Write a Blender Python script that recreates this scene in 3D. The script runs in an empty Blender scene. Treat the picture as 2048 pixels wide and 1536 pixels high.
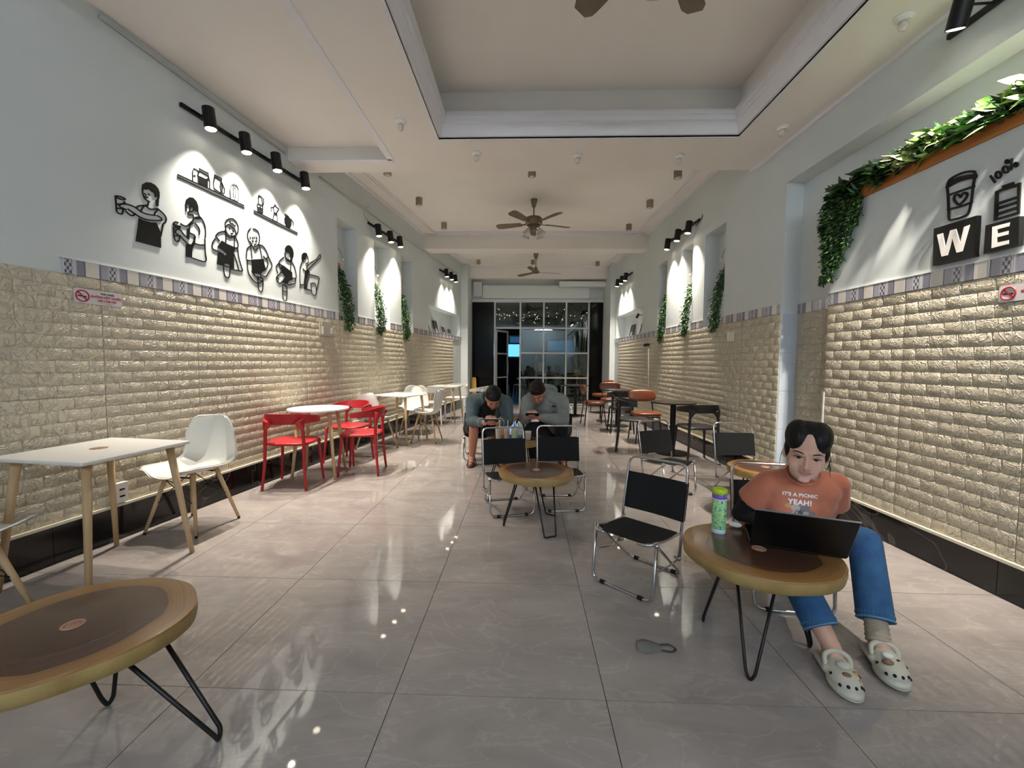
import bpy, bmesh, math, random
from mathutils import Vector, Matrix
from mathutils.bvhtree import BVHTree
random.seed(7)
SC = bpy.context.scene
COL = SC.collection
R = math.radians
PI = math.pi

# ------------------------------------------------------------------ camera
F_PX, YAW, PIT, ROL, CAM_H = 830.35, -0.0309, -0.0554, 0.0073, 1.266
_f = Vector((math.sin(YAW)*math.cos(PIT), math.cos(YAW)*math.cos(PIT), math.sin(PIT)))
_r = Vector((math.cos(YAW), -math.sin(YAW), 0))
_u = _r.cross(_f)
_r, _u = _r*math.cos(ROL)+_u*math.sin(ROL), _u*math.cos(ROL)-_r*math.sin(ROL)
cam_data = bpy.data.cameras.new('camera')
cam = bpy.data.objects.new('camera', cam_data)
COL.objects.link(cam)
cam_data.sensor_width = 36.0
cam_data.lens = F_PX*36.0/2048.0
cam_data.clip_start = 0.02
cam.matrix_world = Matrix(((_r.x, _u.x, -_f.x, 0), (_r.y, _u.y, -_f.y, 0), (_r.z, _u.z, -_f.z, CAM_H), (0, 0, 0, 1)))
SC.camera = cam

# ------------------------------------------------------------------ world and exposure
W = bpy.data.worlds.new('night_sky')
SC.world = W
W.use_nodes = True
_bg = W.node_tree.nodes['Background']
_bg.inputs[0].default_value = (0.004, 0.006, 0.010, 1)
_bg.inputs[1].default_value = 1.0
vs = SC.view_settings
vs.view_transform = 'Standard'
vs.look = 'None'
vs.gamma = 1.0
vs.use_curve_mapping = False
vs.exposure = -0.10
SC.display_settings.display_device = 'sRGB'
SPOT_W = 235.0          # watt of a track spot
SPOT_COL = (1.0, 0.90, 0.78)
ASSUMED_TUBE_W = 270.0          # emission of the assumed cool ceiling tubes, unseen behind the camera
ASSUMED_TUBE_COL = (0.86, 0.94, 1.0)

# ------------------------------------------------------------------ pixel helpers (2048 x 1536 frame)
CAM_O = Vector((0, 0, CAM_H))
def ray(x, y):
    return _f + _r*((x-1024)/F_PX) - _u*((y-768)/F_PX)
def at_z(x, y, z=0.0):
    d = ray(x, y); return CAM_O + d*((z-CAM_H)/d.z)
def at_y(x, y, Y):
    d = ray(x, y); return CAM_O + d*(Y/d.y)
XL, SL = -3.2159, 0.1364          # left wall plane  x = XL + SL*y
XR, SR = 2.681, -0.0312           # right wall plane x = XR + SR*y
def wall_x(side, y):
    return XL+SL*y if side == 'L' else XR+SR*y
NL, NR = math.hypot(1, SL), math.hypot(1, SR)
# wall frames: columns u (along), v (up), w (out of the wall into the room)
ML = Matrix(((SL/NL, 0, 1/NL, XL), (1/NL, 0, -SL/NL, 0), (0, 1, 0, 0), (0, 0, 0, 1)))       # u runs away from the camera, u = y*NL
MR = Matrix(((-SR/NR, 0, -1/NR, XR), (-1/NR, 0, SR/NR, 0), (0, 1, 0, 0), (0, 0, 0, 1)))     # u runs towards the camera, u = -y*NR
MLi, MRi = ML.inverted(), MR.inverted()
def on_wall(side, x, y, off=0.0):
    """pixel -> (u, v) in the frame of that wall, on the plane lying off in front of it"""
    Mi = MLi if side == 'L' else MRi
    o = Mi @ CAM_O; d = Mi.to_3x3() @ ray(x, y)
    t = (off-o.z)/d.z
    p = o+d*t
    return p.x, p.y
def uL(y): return y*NL
def uR(y): return -y*NR

# ------------------------------------------------------------------ materials
def lin(c):
    out = []
    for v in c[:3]:
        v = v/255.0
        out.append(v/12.92 if v <= 0.04045 else ((v+0.055)/1.055)**2.4)
    return (*out, 1.0)
MATS = {}
def mat(name, col, rough=0.5, metal=0.0, spec=0.5, var=None, var_scale=6.0, bump=0.0, bump_scale=60.0, emit=None, emit_s=0.0,
        alpha=1.0, trans=0.0, coat=0.0, sheen=0.0, ior=1.45, stretch=None):
    m = bpy.data.materials.new(name); m.use_nodes = True
    nt = m.node_tree; N = nt.nodes; L = nt.links
    b = N['Principled BSDF']
    b.inputs['Base Color'].default_value = lin(col)
    b.inputs['Roughness'].default_value = rough
    b.inputs['Metallic'].default_value = metal
    b.inputs['Specular IOR Level'].default_value = spec
    b.inputs['IOR'].default_value = ior
    b.inputs['Alpha'].default_value = alpha
    b.inputs['Transmission Weight'].default_value = trans
    b.inputs['Coat Weight'].default_value = coat
    b.inputs['Coat Roughness'].default_value = 0.08
    b.inputs['Sheen Weight'].default_value = sheen
    if emit is not None:
        b.inputs['Emission Color'].default_value = lin(emit)
        b.inputs['Emission Strength'].default_value = emit_s
    if var is not None or bump:
        tc = N.new('ShaderNodeTexCoord'); mp = N.new('ShaderNodeMapping')
        L.new(tc.outputs['Object'], mp.inputs['Vector'])
        if stretch: mp.inputs['Scale'].default_value = stretch
    if var is not None:
        nz = N.new('ShaderNodeTexNoise'); nz.inputs['Scale'].default_value = var_scale; nz.inputs['Detail'].default_value = 6
        L.new(mp.outputs[0], nz.inputs['Vector'])
        mx = N.new('ShaderNodeMix'); mx.data_type = 'RGBA'
        mx.inputs[6].default_value = lin(col); mx.inputs[7].default_value = lin(var)
        rp = N.new('ShaderNodeMapRange'); rp.inputs[1].default_value = 0.35; rp.inputs[2].default_value = 0.65
        L.new(nz.outputs[0], rp.inputs[0]); L.new(rp.outputs[0], mx.inputs[0]); L.new(mx.outputs[2], b.inputs['Base Color'])
    if bump:
        nb = N.new('ShaderNodeTexNoise'); nb.inputs['Scale'].default_value = bump_scale; nb.inputs['Detail'].default_value = 4
        L.new(mp.outputs[0], nb.inputs['Vector'])
        bm_ = N.new('ShaderNodeBump'); bm_.inputs['Strength'].default_value = bump; bm_.inputs['Distance'].default_value = 0.01
        L.new(nb.outputs[0], bm_.inputs['Height']); L.new(bm_.outputs[0], b.inputs['Normal'])
    MATS[name] = m
    return m

# ------------------------------------------------------------------ mesh builder
def basis_z(d):
    d = Vector(d).normalized()
    a = Vector((0, 0, 1)) if abs(d.z) < 0.9 else Vector((1, 0, 0))
    x = d.cross(a).normalized()
    return x, d.cross(x).normalized(), d
class MB:
    def __init__(s): s.v = []; s.f = []; s.mi = []
    def add(s, vs_, fs, m=0):
        o = len(s.v); s.v.extend([tuple(p) for p in vs_])
        for f in fs: s.f.append(tuple(i+o for i in f)); s.mi.append(m)
        return s
    def box(s, c, d, rot=None, m=0):
        x, y, z = d[0]/2, d[1]/2, d[2]/2
        vs_ = [Vector((sx*x, sy*y, sz*z)) for sz in (-1, 1) for sy in (-1, 1) for sx in (-1, 1)]
        if rot is not None: vs_ = [rot @ p for p in vs_]
        vs_ = [p+Vector(c) for p in vs_]
        return s.add(vs_, [(0, 2, 3, 1), (4, 5, 7, 6), (0, 1, 5, 4), (2, 6, 7, 3), (0, 4, 6, 2), (1, 3, 7, 5)], m)
    def bbox(s, a, b, m=0):
        return s.box([(a[i]+b[i])/2 for i in range(3)], [abs(b[i]-a[i]) for i in range(3)], None, m)
    def cbox(s, c, d, ch=0.003, rot=None, m=0):
        """box with chamfered vertical edges and top edge"""
        x, y, z = d[0]/2, d[1]/2, d[2]/2
        def ring(i, zz):
            a, b = x-i, y-i; k = ch
            return [(-a+k, -b, zz), (a-k, -b, zz), (a, -b+k, zz), (a, b-k, zz), (a-k, b, zz), (-a+k, b, zz), (-a, b-k, zz), (-a, -b+k, zz)]
        rs = [ring(ch, -z), ring(0, -z+ch), ring(0, z-ch), ring(ch, z)]
        vs_ = [Vector(p) for r_ in rs for p in r_]
        if rot is not None: vs_ = [rot @ p for p in vs_]
        vs_ = [p+Vector(c) for p in vs_]
        fs = [tuple(range(7, -1, -1)), tuple(range(24, 32))]
        for k in range(3):
            for i in range(8): j = (i+1) % 8; fs.append((k*8+i, k*8+j, k*8+8+j, k*8+8+i))
        return s.add(vs_, fs, m)
    def cyl(s, p0, p1, r0, r1=None, n=12, caps=True, m=0):
        r1 = r0 if r1 is None else r1
        p0, p1 = Vector(p0), Vector(p1); x, y, _ = basis_z(p1-p0)
        vs_ = []
        for p, r_ in ((p0, r0), (p1, r1)):
            for i in range(n):
                a = 2*PI*i/n; vs_.append(p+(x*math.cos(a)+y*math.sin(a))*r_)
        fs = [(i, (i+1) % n, n+(i+1) % n, n+i) for i in range(n)]
        if caps: fs += [tuple(range(n-1, -1, -1)), tuple(range(n, 2*n))]
        return s.add(vs_, fs, m)
    def tube(s, pts, r_, n=8, closed=False, m=0, caps=True):
        pts = [Vector(p) for p in pts]; k = len(pts)
        rad = r_ if isinstance(r_, (list, tuple)) else [r_]*k
        x = None; vs_ = []
        for i, p in enumerate(pts):
            if closed: d = pts[(i+1) % k]-pts[i-1]
            else: d = pts[min(i+1, k-1)]-pts[max(i-1, 0)]
            d.normalize()
            if x is None: x = basis_z(d)[0]
            else:
                x = x-d*x.dot(d)
                x = x.normalized() if x.length > 1e-6 else basis_z(d)[0]
            y = d.cross(x)
            for j in range(n):
                a = 2*PI*j/n; vs_.append(p+(x*math.cos(a)+y*math.sin(a))*rad[i])
        fs = []
        for i in range(k if closed else k-1):
            a, b = i*n, ((i+1) % k)*n
            for j in range(n): fs.append((a+j, a+(j+1) % n, b+(j+1) % n, b+j))
        if not closed and caps: fs += [tuple(range(n-1, -1, -1)), tuple(range((k-1)*n, k*n))]
        return s.add(vs_, fs, m)
    def lathe(s, prof, n=24, c=(0, 0, 0), M=None, m=0):
        """prof: list of (radius, z) from bottom to top"""
        c = Vector(c); vs_ = []; fs = []
        for r_, z in prof:
            for i in range(n):
                a = 2*PI*i/n; p = Vector((r_*math.cos(a), r_*math.sin(a), z))
                vs_.append((M @ p if M is not None else p)+c)
        k = len(prof)
        for i in range(k-1):
            for j in range(n): fs.append((i*n+j, i*n+(j+1) % n, (i+1)*n+(j+1) % n, (i+1)*n+j))
        fs += [tuple(range(n-1, -1, -1)), tuple(range((k-1)*n, k*n))]
        return s.add(vs_, fs, m)
    def ell(s, c, d, n=16, k=10, M=None, m=0):
        """ellipsoid with half axes d"""
        c = Vector(c); vs_ = []; fs = []
        for i in range(1, k):
            t = PI*i/k
            for j in range(n):
                a = 2*PI*j/n; p = Vector((d[0]*math.sin(t)*math.cos(a), d[1]*math.sin(t)*math.sin(a), d[2]*math.cos(t)))
                vs_.append((M @ p if M is not None else p)+c)
        for sg in (1, -1):
            p = Vector((0, 0, d[2]*sg)); vs_.append((M @ p if M is not None else p)+c)
        t0, b0 = len(vs_)-2, len(vs_)-1
        for i in range(k-2):
            for j in range(n): fs.append((i*n+j, (i+1)*n+j, (i+1)*n+(j+1) % n, i*n+(j+1) % n))
        for j in range(n):
            fs.append((t0, j, (j+1) % n)); q = (k-2)*n; fs.append((b0, q+(j+1) % n, q+j))
        return s.add(vs_, fs, m)
    def prism(s, poly, z0, z1, M=None, m=0):
        """flat polygon (u, v) pulled from z0 to z1"""
        n = len(poly)
        ar = sum(poly[i][0]*poly[(i+1) % n][1]-poly[(i+1) % n][0]*poly[i][1] for i in range(n))
        if ar < 0: poly = poly[::-1]
        vs_ = [Vector((p[0], p[1], z)) for z in (z0, z1) for p in poly]
        if M is not None: vs_ = [M @ p for p in vs_]
        fs = [tuple(range(n-1, -1, -1)), tuple(range(n, 2*n))]+[(i, (i+1) % n, n+(i+1) % n, n+i) for i in range(n)]
        return s.add(vs_, fs, m)
    def stroke(s, pts, w, z0, z1, m=0):
        """a flat pen stroke in the (u, v) plane"""
        n = len(pts)
        if n < 2: return s
        P = [Vector((p[0], p[1])) for p in pts]; a = []; b = []
        for i in range(n):
            d = P[min(i+1, n-1)]-P[max(i-1, 0)]
            if d.length < 1e-9: d = Vector((1, 0))
            d.normalize(); q = Vector((-d.y, d.x))*w/2
            e = d*(w/2)*(1 if i == n-1 else (-1 if i == 0 else 0))
            a.append(P[i]+q+e); b.append(P[i]-q+e)
        vs_ = []
        for z in (z0, z1):
            vs_ += [(p.x, p.y, z) for p in a]+[(p.x, p.y, z) for p in b]
        fs = []
        for i in range(n-1):
            fs += [(2*n+i+1, 2*n+i, 3*n+i, 3*n+i+1), (i, i+1, n+i+1, n+i), (i+1, i, 2*n+i, 2*n+i+1), (n+i, n+i+1, 3*n+i+1, 3*n+i)]
        fs += [(0, n, 3*n, 2*n), (n-1, 3*n-1, 4*n-1, 2*n-1)]
        return s.add(vs_, fs, m)
    def grid(s, fn, nu, nv, m=0, flip=False):
        vs_ = [fn(i/(nu-1), j/(nv-1)) for i in range(nu) for j in range(nv)]
        fs = []
        for i in range(nu-1):
            for j in range(nv-1):
                q = (i*nv+j, (i+1)*nv+j, (i+1)*nv+j+1, i*nv+j+1)
                fs.append(q[::-1] if flip else q)
        return s.add(vs_, fs, m)
    def mesh(s, name, mats, smooth=False):
        me = bpy.data.meshes.new(name)
        me.from_pydata(s.v, [], s.f)
        if not isinstance(mats, (list, tuple)): mats = [mats]
        for m_ in mats: me.materials.append(m_)
        me.polygons.foreach_set('material_index', s.mi)
        if smooth:
            me.polygons.foreach_set('use_smooth', [True]*len(s.f))
        me.update()
        if smooth == 'auto':
            try: me.set_sharp_from_angle(angle=R(40))
            except Exception: pass
        return me
    def build(s, name, mats, parent=None, smooth=False, M=None):
        o = bpy.data.objects.new(name, s.mesh(name, mats, smooth))
        COL.objects.link(o)
        if parent is not None: o.parent = parent
        if M is not None: o.matrix_local = M
        return o
def inst(name, me, parent=None, M=None):
    o = bpy.data.objects.new(name, me); COL.objects.link(o)
    if parent is not None: o.parent = parent
    if M is not None: o.matrix_local = M
    return o
def tag(o, label=None, cat=None, group=None, kind=None):
    if label: o['label'] = label
    if cat: o['category'] = cat
    if group: o['group'] = group
    if kind: o['kind'] = kind
    return o
def thing(name, label, cat, loc=(0, 0, 0), rz=0.0, group=None, M=None):
    o = bpy.data.objects.new(name, None); COL.objects.link(o)
    o.empty_display_size = 0.1
    if M is not None: o.matrix_world = M
    else: o.location = loc; o.rotation_euler = (0, 0, rz)
    return tag(o, label, cat, group)
def copy_tree(o, parent=None):
    c = o.copy(); COL.objects.link(c); c.parent = parent
    for ch in list(o.children): copy_tree(ch, c)
    return c
def place(root, first, x, y, face, label, group=None, z=0.0):
    """move the prototype (first use) or a copy of it; face = direction the thing looks, its local +y"""
    o = root if first else copy_tree(root)
    o.location = (x, y, z); o.rotation_euler = (0, 0, math.atan2(-face[0], face[1]))
    o['label'] = label
    if group: o['group'] = group
    return o
def arc(c, r_, a0, a1, n, ax=(1, 0, 0), ay=(0, 0, 1)):
    c, ax, ay = Vector(c), Vector(ax), Vector(ay)
    return [c+ax*(r_*math.cos(a0+(a1-a0)*i/n))+ay*(r_*math.sin(a0+(a1-a0)*i/n)) for i in range(n+1)]
def round_path(pts, rad, n=5, closed=False):
    """polyline with its corners rounded"""
    P = [Vector(p) for p in pts]; out = []; k = len(P)
    for i in range(k):
        if not closed and i in (0, k-1): out.append(P[i]); continue
        a, b, c = P[i-1], P[i], P[(i+1) % k]
        d1, d2 = (a-b), (c-b); r_ = min(rad, d1.length*.45, d2.length*.45)
        p, q = b+d1.normalized()*r_, b+d2.normalized()*r_
        for j in range(n+1):
            t = j/n; out.append(p*(1-t)**2+b*2*t*(1-t)+q*t*t)
    return out
def smooth_curve(pts, n=6):
    """Catmull-Rom through the points"""
    P = [Vector(p) for p in pts]; k = len(P); out = []
    for i in range(k-1):
        a, b, c, d = P[max(i-1, 0)], P[i], P[i+1], P[min(i+2, k-1)]
        for j in range(n):
            t = j/n
            out.append(0.5*((2*b)+(c-a)*t+(2*a-5*b+4*c-d)*t*t+(3*b-a-3*c+d)*t**3))
    out.append(P[-1]); return out
def text_mesh(txt, size, depth=0.0, bold=0.0, spacing=1.0):
    cu = bpy.data.curves.new('t', 'FONT'); cu.body = txt; cu.size = size; cu.extrude = depth; cu.offset = bold
    cu.align_x = 'CENTER'; cu.align_y = 'CENTER'; cu.space_character = spacing; cu.resolution_u = 3
    o = bpy.data.objects.new('t', cu); COL.objects.link(o)
    dg = bpy.context.evaluated_depsgraph_get(); dg.update()
    me = bpy.data.meshes.new_from_object(o.evaluated_get(dg))
    bpy.data.objects.remove(o); bpy.data.curves.remove(cu)
    return me
# ================================================================== materials of the setting
mat('wall_paint', (212, 219, 219), 0.55, var=(205, 212, 211), var_scale=1.2, bump=0.04, bump_scale=180)
mat('ceiling_paint', (238, 235, 231), 0.6, var=(233, 229, 224), var_scale=0.9)
mat('moulding', (232, 232, 236), 0.4)
mat('grout', (70, 70, 68), 0.8)
mat('tile_grout', (150, 146, 138), 0.8)
mat('trim_cream', (226, 220, 200), 0.35)
mat('white_gloss', (232, 232, 228), 0.25)
mat('black_stone', (5, 5, 6), 0.12, spec=0.25)
mat('alu_white', (196, 200, 200), 0.35)

def floor_material():
    m = bpy.data.materials.new('polished_marble_tile'); m.use_nodes = True
    nt = m.node_tree; N = nt.nodes; L = nt.links; b = N['Principled BSDF']
    tc = N.new('ShaderNodeTexCoord'); oi = N.new('ShaderNodeObjectInfo')
    cx = N.new('ShaderNodeCombineXYZ'); L.new(oi.outputs['Random'], cx.inputs[0]); L.new(oi.outputs['Random'], cx.inputs[1])
    sc_ = N.new('ShaderNodeVectorMath'); sc_.operation = 'SCALE'; sc_.inputs['Scale'].default_value = 37.0; L.new(cx.outputs[0], sc_.inputs[0])
    ad = N.new('ShaderNodeVectorMath'); L.new(tc.outputs['Object'], ad.inputs[0]); L.new(sc_.outputs[0], ad.inputs[1])
    mp = N.new('ShaderNodeMapping'); mp.inputs['Rotation'].default_value = (0, 0, 0.7); mp.inputs['Scale'].default_value = (1, 2.2, 1); L.new(ad.outputs[0], mp.inputs[0])
    n1 = N.new('ShaderNodeTexNoise'); n1.inputs['Scale'].default_value = 2.2; n1.inputs['Detail'].default_value = 9; n1.inputs['Roughness'].default_value = 0.6; n1.inputs['Distortion'].default_value = 0.6
    L.new(mp.outputs[0], n1.inputs['Vector'])
    r1 = N.new('ShaderNodeValToRGB'); e = r1.color_ramp.elements
    e[0].position = 0.30; e[0].color = lin((146, 139, 135)); e[1].position = 0.72; e[1].color = lin((172, 163, 158))
    L.new(n1.outputs[0], r1.inputs[0])
    n2 = N.new('ShaderNodeTexNoise'); n2.inputs['Scale'].default_value = 3.1; n2.inputs['Detail'].default_value = 5; n2.inputs['Distortion'].default_value = 0.7
    L.new(mp.outputs[0], n2.inputs['Vector'])
    a1 = N.new('ShaderNodeMath'); a1.operation = 'SUBTRACT'; a1.inputs[1].default_value = 0.5; L.new(n2.outputs[0], a1.inputs[0])
    a2 = N.new('ShaderNodeMath'); a2.operation = 'ABSOLUTE'; L.new(a1.outputs[0], a2.inputs[0])
    a3 = N.new('ShaderNodeMapRange'); a3.inputs[1].default_value = 0.0; a3.inputs[2].default_value = 0.020; a3.inputs[3].default_value = 0.20; a3.inputs[4].default_value = 0.0
    L.new(a2.outputs[0], a3.inputs[0])
    mx = N.new('ShaderNodeMix'); mx.data_type = 'RGBA'; mx.inputs[7].default_value = lin((204, 196, 190))
    L.new(a3.outputs[0], mx.inputs[0]); L.new(r1.outputs[0], mx.inputs[6]); L.new(mx.outputs[2], b.inputs['Base Color'])
    b.inputs['Roughness'].default_value = 0.032
    b.inputs['Specular IOR Level'].default_value = 0.55
    return m
MATS['floor_tile'] = floor_material()

def foam_material():
    m = bpy.data.materials.new('cream_foam_relief'); m.use_nodes = True
    nt = m.node_tree; N = nt.nodes; L = nt.links; b = N['Principled BSDF']
    b.inputs['Base Color'].default_value = lin((203, 194, 172)); b.inputs['Roughness'].default_value = 0.33
    g = N.new('ShaderNodeNewGeometry')
    n1 = N.new('ShaderNodeTexNoise'); n1.inputs['Scale'].default_value = 16; n1.inputs['Detail'].default_value = 3; n1.inputs['Distortion'].default_value = 1.6
    L.new(g.outputs['Position'], n1.inputs['Vector'])
    a1 = N.new('ShaderNodeMath'); a1.operation = 'SUBTRACT'; a1.inputs[1].default_value = 0.5; L.new(n1.outputs[0], a1.inputs[0])
    a2 = N.new('ShaderNodeMath'); a2.operation = 'ABSOLUTE'; L.new(a1.outputs[0], a2.inputs[0])
    a3 = N.new('ShaderNodeMapRange'); a3.inputs[1].default_value = 0; a3.inputs[2].default_value = 0.07; a3.inputs[3].default_value = 1; a3.inputs[4].default_value = 0
    L.new(a2.outputs[0], a3.inputs[0])
    bp = N.new('ShaderNodeBump'); bp.inputs['Strength'].default_value = 0.8; bp.inputs['Distance'].default_value = 0.007
    L.new(a3.outputs[0], bp.inputs['Height']); L.new(bp.outputs[0], b.inputs['Normal'])
    return m
MATS['foam'] = foam_material()

def marble_black():
    m = bpy.data.materials.new('black_marble'); m.use_nodes = True
    nt = m.node_tree; N = nt.nodes; L = nt.links; b = N['Principled BSDF']
    g = N.new('ShaderNodeNewGeometry')
    n1 = N.new('ShaderNodeTexNoise'); n1.inputs['Scale'].default_value = 1.5; n1.inputs['Detail'].default_value = 3; n1.inputs['Distortion'].default_value = 0.5
    L.new(g.outputs['Position'], n1.inputs['Vector'])
    a1 = N.new('ShaderNodeMath'); a1.operation = 'SUBTRACT'; a1.inputs[1].default_value = 0.5; L.new(n1.outputs[0], a1.inputs[0])
    a2 = N.new('ShaderNodeMath'); a2.operation = 'ABSOLUTE'; L.new(a1.outputs[0], a2.inputs[0])
    a3 = N.new('ShaderNodeMapRange'); a3.inputs[1].default_value = 0; a3.inputs[2].default_value = 0.008; a3.inputs[3].default_value = 0.55; a3.inputs[4].default_value = 0
    L.new(a2.outputs[0], a3.inputs[0])
    mx = N.new('ShaderNodeMix'); mx.data_type = 'RGBA'; mx.inputs[6].default_value = lin((14, 13, 13)); mx.inputs[7].default_value = lin((120, 112, 106))
    L.new(a3.outputs[0], mx.inputs[0]); L.new(mx.outputs[2], b.inputs['Base Color'])
    b.inputs['Roughness'].default_value = 0.12
    return m
MATS['black_marble'] = marble_black()

def border_material():
    """printed ceramic border: dark bars, a checked block, pale stone between"""
    m = bpy.data.materials.new('printed_border_tile'); m.use_nodes = True
    nt = m.node_tree; N = nt.nodes; L = nt.links; b = N['Principled BSDF']
    tc = N.new('ShaderNodeTexCoord'); sp = N.new('ShaderNodeSeparateXYZ'); L.new(tc.outputs['Object'], sp.inputs[0])
    t = N.new('ShaderNodeMath'); t.operation = 'MULTIPLY_ADD'; t.inputs[1].default_value = 4.0; t.inputs[2].default_value = 0.5; L.new(sp.outputs[0], t.inputs[0])
    r1 = N.new('ShaderNodeValToRGB'); cr = r1.color_ramp; cr.interpolation = 'CONSTANT'
    stone, dark, mid, pale, line = (214, 209, 200), (92, 92, 112), (160, 158, 168), (182, 180, 186), (205, 204, 206)
    st = [(0.0, dark), (0.025, mid), (0.20, pale), (0.235, dark), (0.40, line), (0.425, mid), (0.44, line), (0.47, mid), (0.50, (132, 131, 144)), (0.655, dark), (0.68, stone)]
    while len(cr.elements) < len(st): cr.elements.new(0.5)
    for e_, (p, c) in zip(cr.elements, st): e_.position = p; e_.color = lin(c)
    L.new(t.outputs[0], r1.inputs[0])
    ck = N.new('ShaderNodeTexChecker'); ck.inputs['Scale'].default_value = 1.0; ck.inputs[1].default_value = lin((92, 92, 112)); ck.inputs[2].default_value = lin((190, 188, 192))
    mp = N.new('ShaderNodeMapping'); mp.inputs['Scale'].default_value = (74, 46, 0.0); mp.inputs['Location'].default_value = (0.1, 0.0, 0.5); L.new(tc.outputs['Object'], mp.inputs[0]); L.new(mp.outputs[0], ck.inputs['Vector'])
    g1 = N.new('ShaderNodeMath'); g1.operation = 'COMPARE'; g1.inputs[1].default_value = 0.3175; g1.inputs[2].default_value = 0.0825; L.new(t.outputs[0], g1.inputs[0])
    mx = N.new('ShaderNodeMix'); mx.data_type = 'RGBA'; L.new(g1.outputs[0], mx.inputs[0]); L.new(r1.outputs[0], mx.inputs[6]); L.new(ck.outputs[0], mx.inputs[7])
    L.new(mx.outputs[2], b.inputs['Base Color']); b.inputs['Roughness'].default_value = 0.18
    return m
MATS['border'] = border_material()

def glass_material():
    m = bpy.data.materials.new('window_glass'); m.use_nodes = True
    nt = m.node_tree; N = nt.nodes; L = nt.links
    for n_ in list(N): N.remove(n_)
    out = N.new('ShaderNodeOutputMaterial'); tr = N.new('ShaderNodeBsdfTransparent'); gl = N.new('ShaderNodeBsdfGlossy'); mx = N.new('ShaderNodeMixShader')
    tr.inputs[0].default_value = (0.72, 0.80, 0.80, 1); gl.inputs['Roughness'].default_value = 0.01; gl.inputs[0].default_value = (0.9, 0.95, 0.95, 1)
    fr = N.new('ShaderNodeFresnel'); fr.inputs[0].default_value = 1.5
    ml = N.new('ShaderNodeMath'); ml.operation = 'MULTIPLY_ADD'; ml.inputs[1].default_value = 1.0; ml.inputs[2].default_value = 0.04; L.new(fr.outputs[0], ml.inputs[0])
    L.new(ml.outputs[0], mx.inputs[0]); L.new(tr.outputs[0], mx.inputs[1]); L.new(gl.outputs[0], mx.inputs[2]); L.new(mx.outputs[0], out.inputs[0])
    return m
MATS['glass'] = glass_material()

# ================================================================== floor: recessed grout slab, every tile a piece of its own
Y0, Y1 = -5.0, 12.0
ZB = -0.004
floor_o = MB().add([(wall_x('L', Y0)-.5, Y0-.3, ZB), (wall_x('R', Y0)+.5, Y0-.3, ZB), (3.2, Y1+.05, ZB), (-2.4, Y1+.05, ZB),
                    (wall_x('L', Y0)-.5, Y0-.3, -.2), (wall_x('R', Y0)+.5, Y0-.3, -.2), (3.2, Y1+.05, -.2), (-2.4, Y1+.05, -.2)],
                   [(0, 1, 2, 3), (7, 6, 5, 4), (0, 4, 5, 1), (1, 5, 6, 2), (2, 6, 7, 3), (3, 7, 4, 0)]).build('floor', MATS['grout'])
tag(floor_o, kind='structure')
def clip(poly, a, b, c):
    """keep the part of the polygon with a*x + b*y <= c"""
    out = []
    for i in range(len(poly)):
        p, q = poly[i], poly[(i+1) % len(poly)]
        dp, dq = a*p[0]+b*p[1]-c, a*q[0]+b*q[1]-c
        if dp <= 0: out.append(p)
        if dp*dq < 0:
            t = dp/(dp-dq); out.append((p[0]+(q[0]-p[0])*t, p[1]+(q[1]-p[1])*t))
    return out
T = 0.8; GX, GY = -0.4852, 1.4971
full_tile = None
for j in range(-4, 14):
    for i in range(-5, 5):
        x0, y0 = GX+i*T+.0016, GY+j*T+.0016; x1, y1 = x0+T-.0032, y0+T-.0032
        poly = [(x0, y0), (x1, y0), (x1, y1), (x0, y1)]
        q = clip(poly, -1, SL, -XL-.014); q = clip(q, 1, -SR, XR+(.17 if y0 < 3.4 else 0)-.014) if len(q) > 2 else q
        if y1 > Y1 and len(q) > 2: q = clip(q, 0, 1, Y1)
        if len(q) < 3: continue
        cx_, cy_ = x0+T/2, y0+T/2
        ql = [(p[0]-cx_, p[1]-cy_) for p in q]
        whole = len(q) == 4 and abs(q[0][0]-x0) < 1e-6 and abs(q[2][0]-x1) < 1e-6 and abs(q[2][1]-y1) < 1e-6 and abs(q[0][1]-y0) < 1e-6
        if whole and full_tile: me = full_tile
        else:
            me = MB().prism(ql, ZB, 0.0).mesh('floor_tile', MATS['floor_tile'])
            if whole: full_tile = me
        inst('floor_tile', me, floor_o, Matrix.Translation((cx_, cy_, 0)))

# ================================================================== walls
def wall_slab(name, M, u0, u1, v0, v1, holes, thick, mt):
    us = sorted({u0, u1, *[h[0] for h in holes], *[h[1] for h in holes]}); vs_ = sorted({v0, v1, *[h[2] for h in holes], *[h[3] for h in holes]})
    us = [u for u in us if u0 <= u <= u1]; vs_ = [v for v in vs_ if v0 <= v <= v1]
    b = MB()
    for a, c in zip(us, us[1:]):
        for d, e in zip(vs_, vs_[1:]):
            mu, mv = (a+c)/2, (d+e)/2; w = 0.0
            for h in holes:
                if h[0] < mu < h[1] and h[2] < mv < h[3]: w = -h[4]
            b.bbox((a, d, -thick), (c, e, w))
    return tag(b.build(name, mt, M=M), kind='structure')
ZTOP = 3.95
NICHE_L = [(uL(5.46), uL(5.94)), (uL(6.43), uL(6.93)), (uL(7.39), uL(7.88))]
NICHE_R = [(uR(5.96), uR(5.40)), (uR(6.74), uR(6.35)), (uR(7.80), uR(7.38))]
ND = 0.20
holesL = [(a, b, 1.79, 3.12, ND) for a, b in NICHE_L]+[(uL(8.70), uL(10.95), 1.88, 2.44, 0.22)]
holesR = [(a, b, 1.755, 3.03, ND) for a, b in NICHE_R]+[(uR(10.85), uR(8.70), 1.85, 2.41, 0.22), (uR(4.25), uR(-5.0), 0.0, 3.03, 0.17)]
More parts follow.
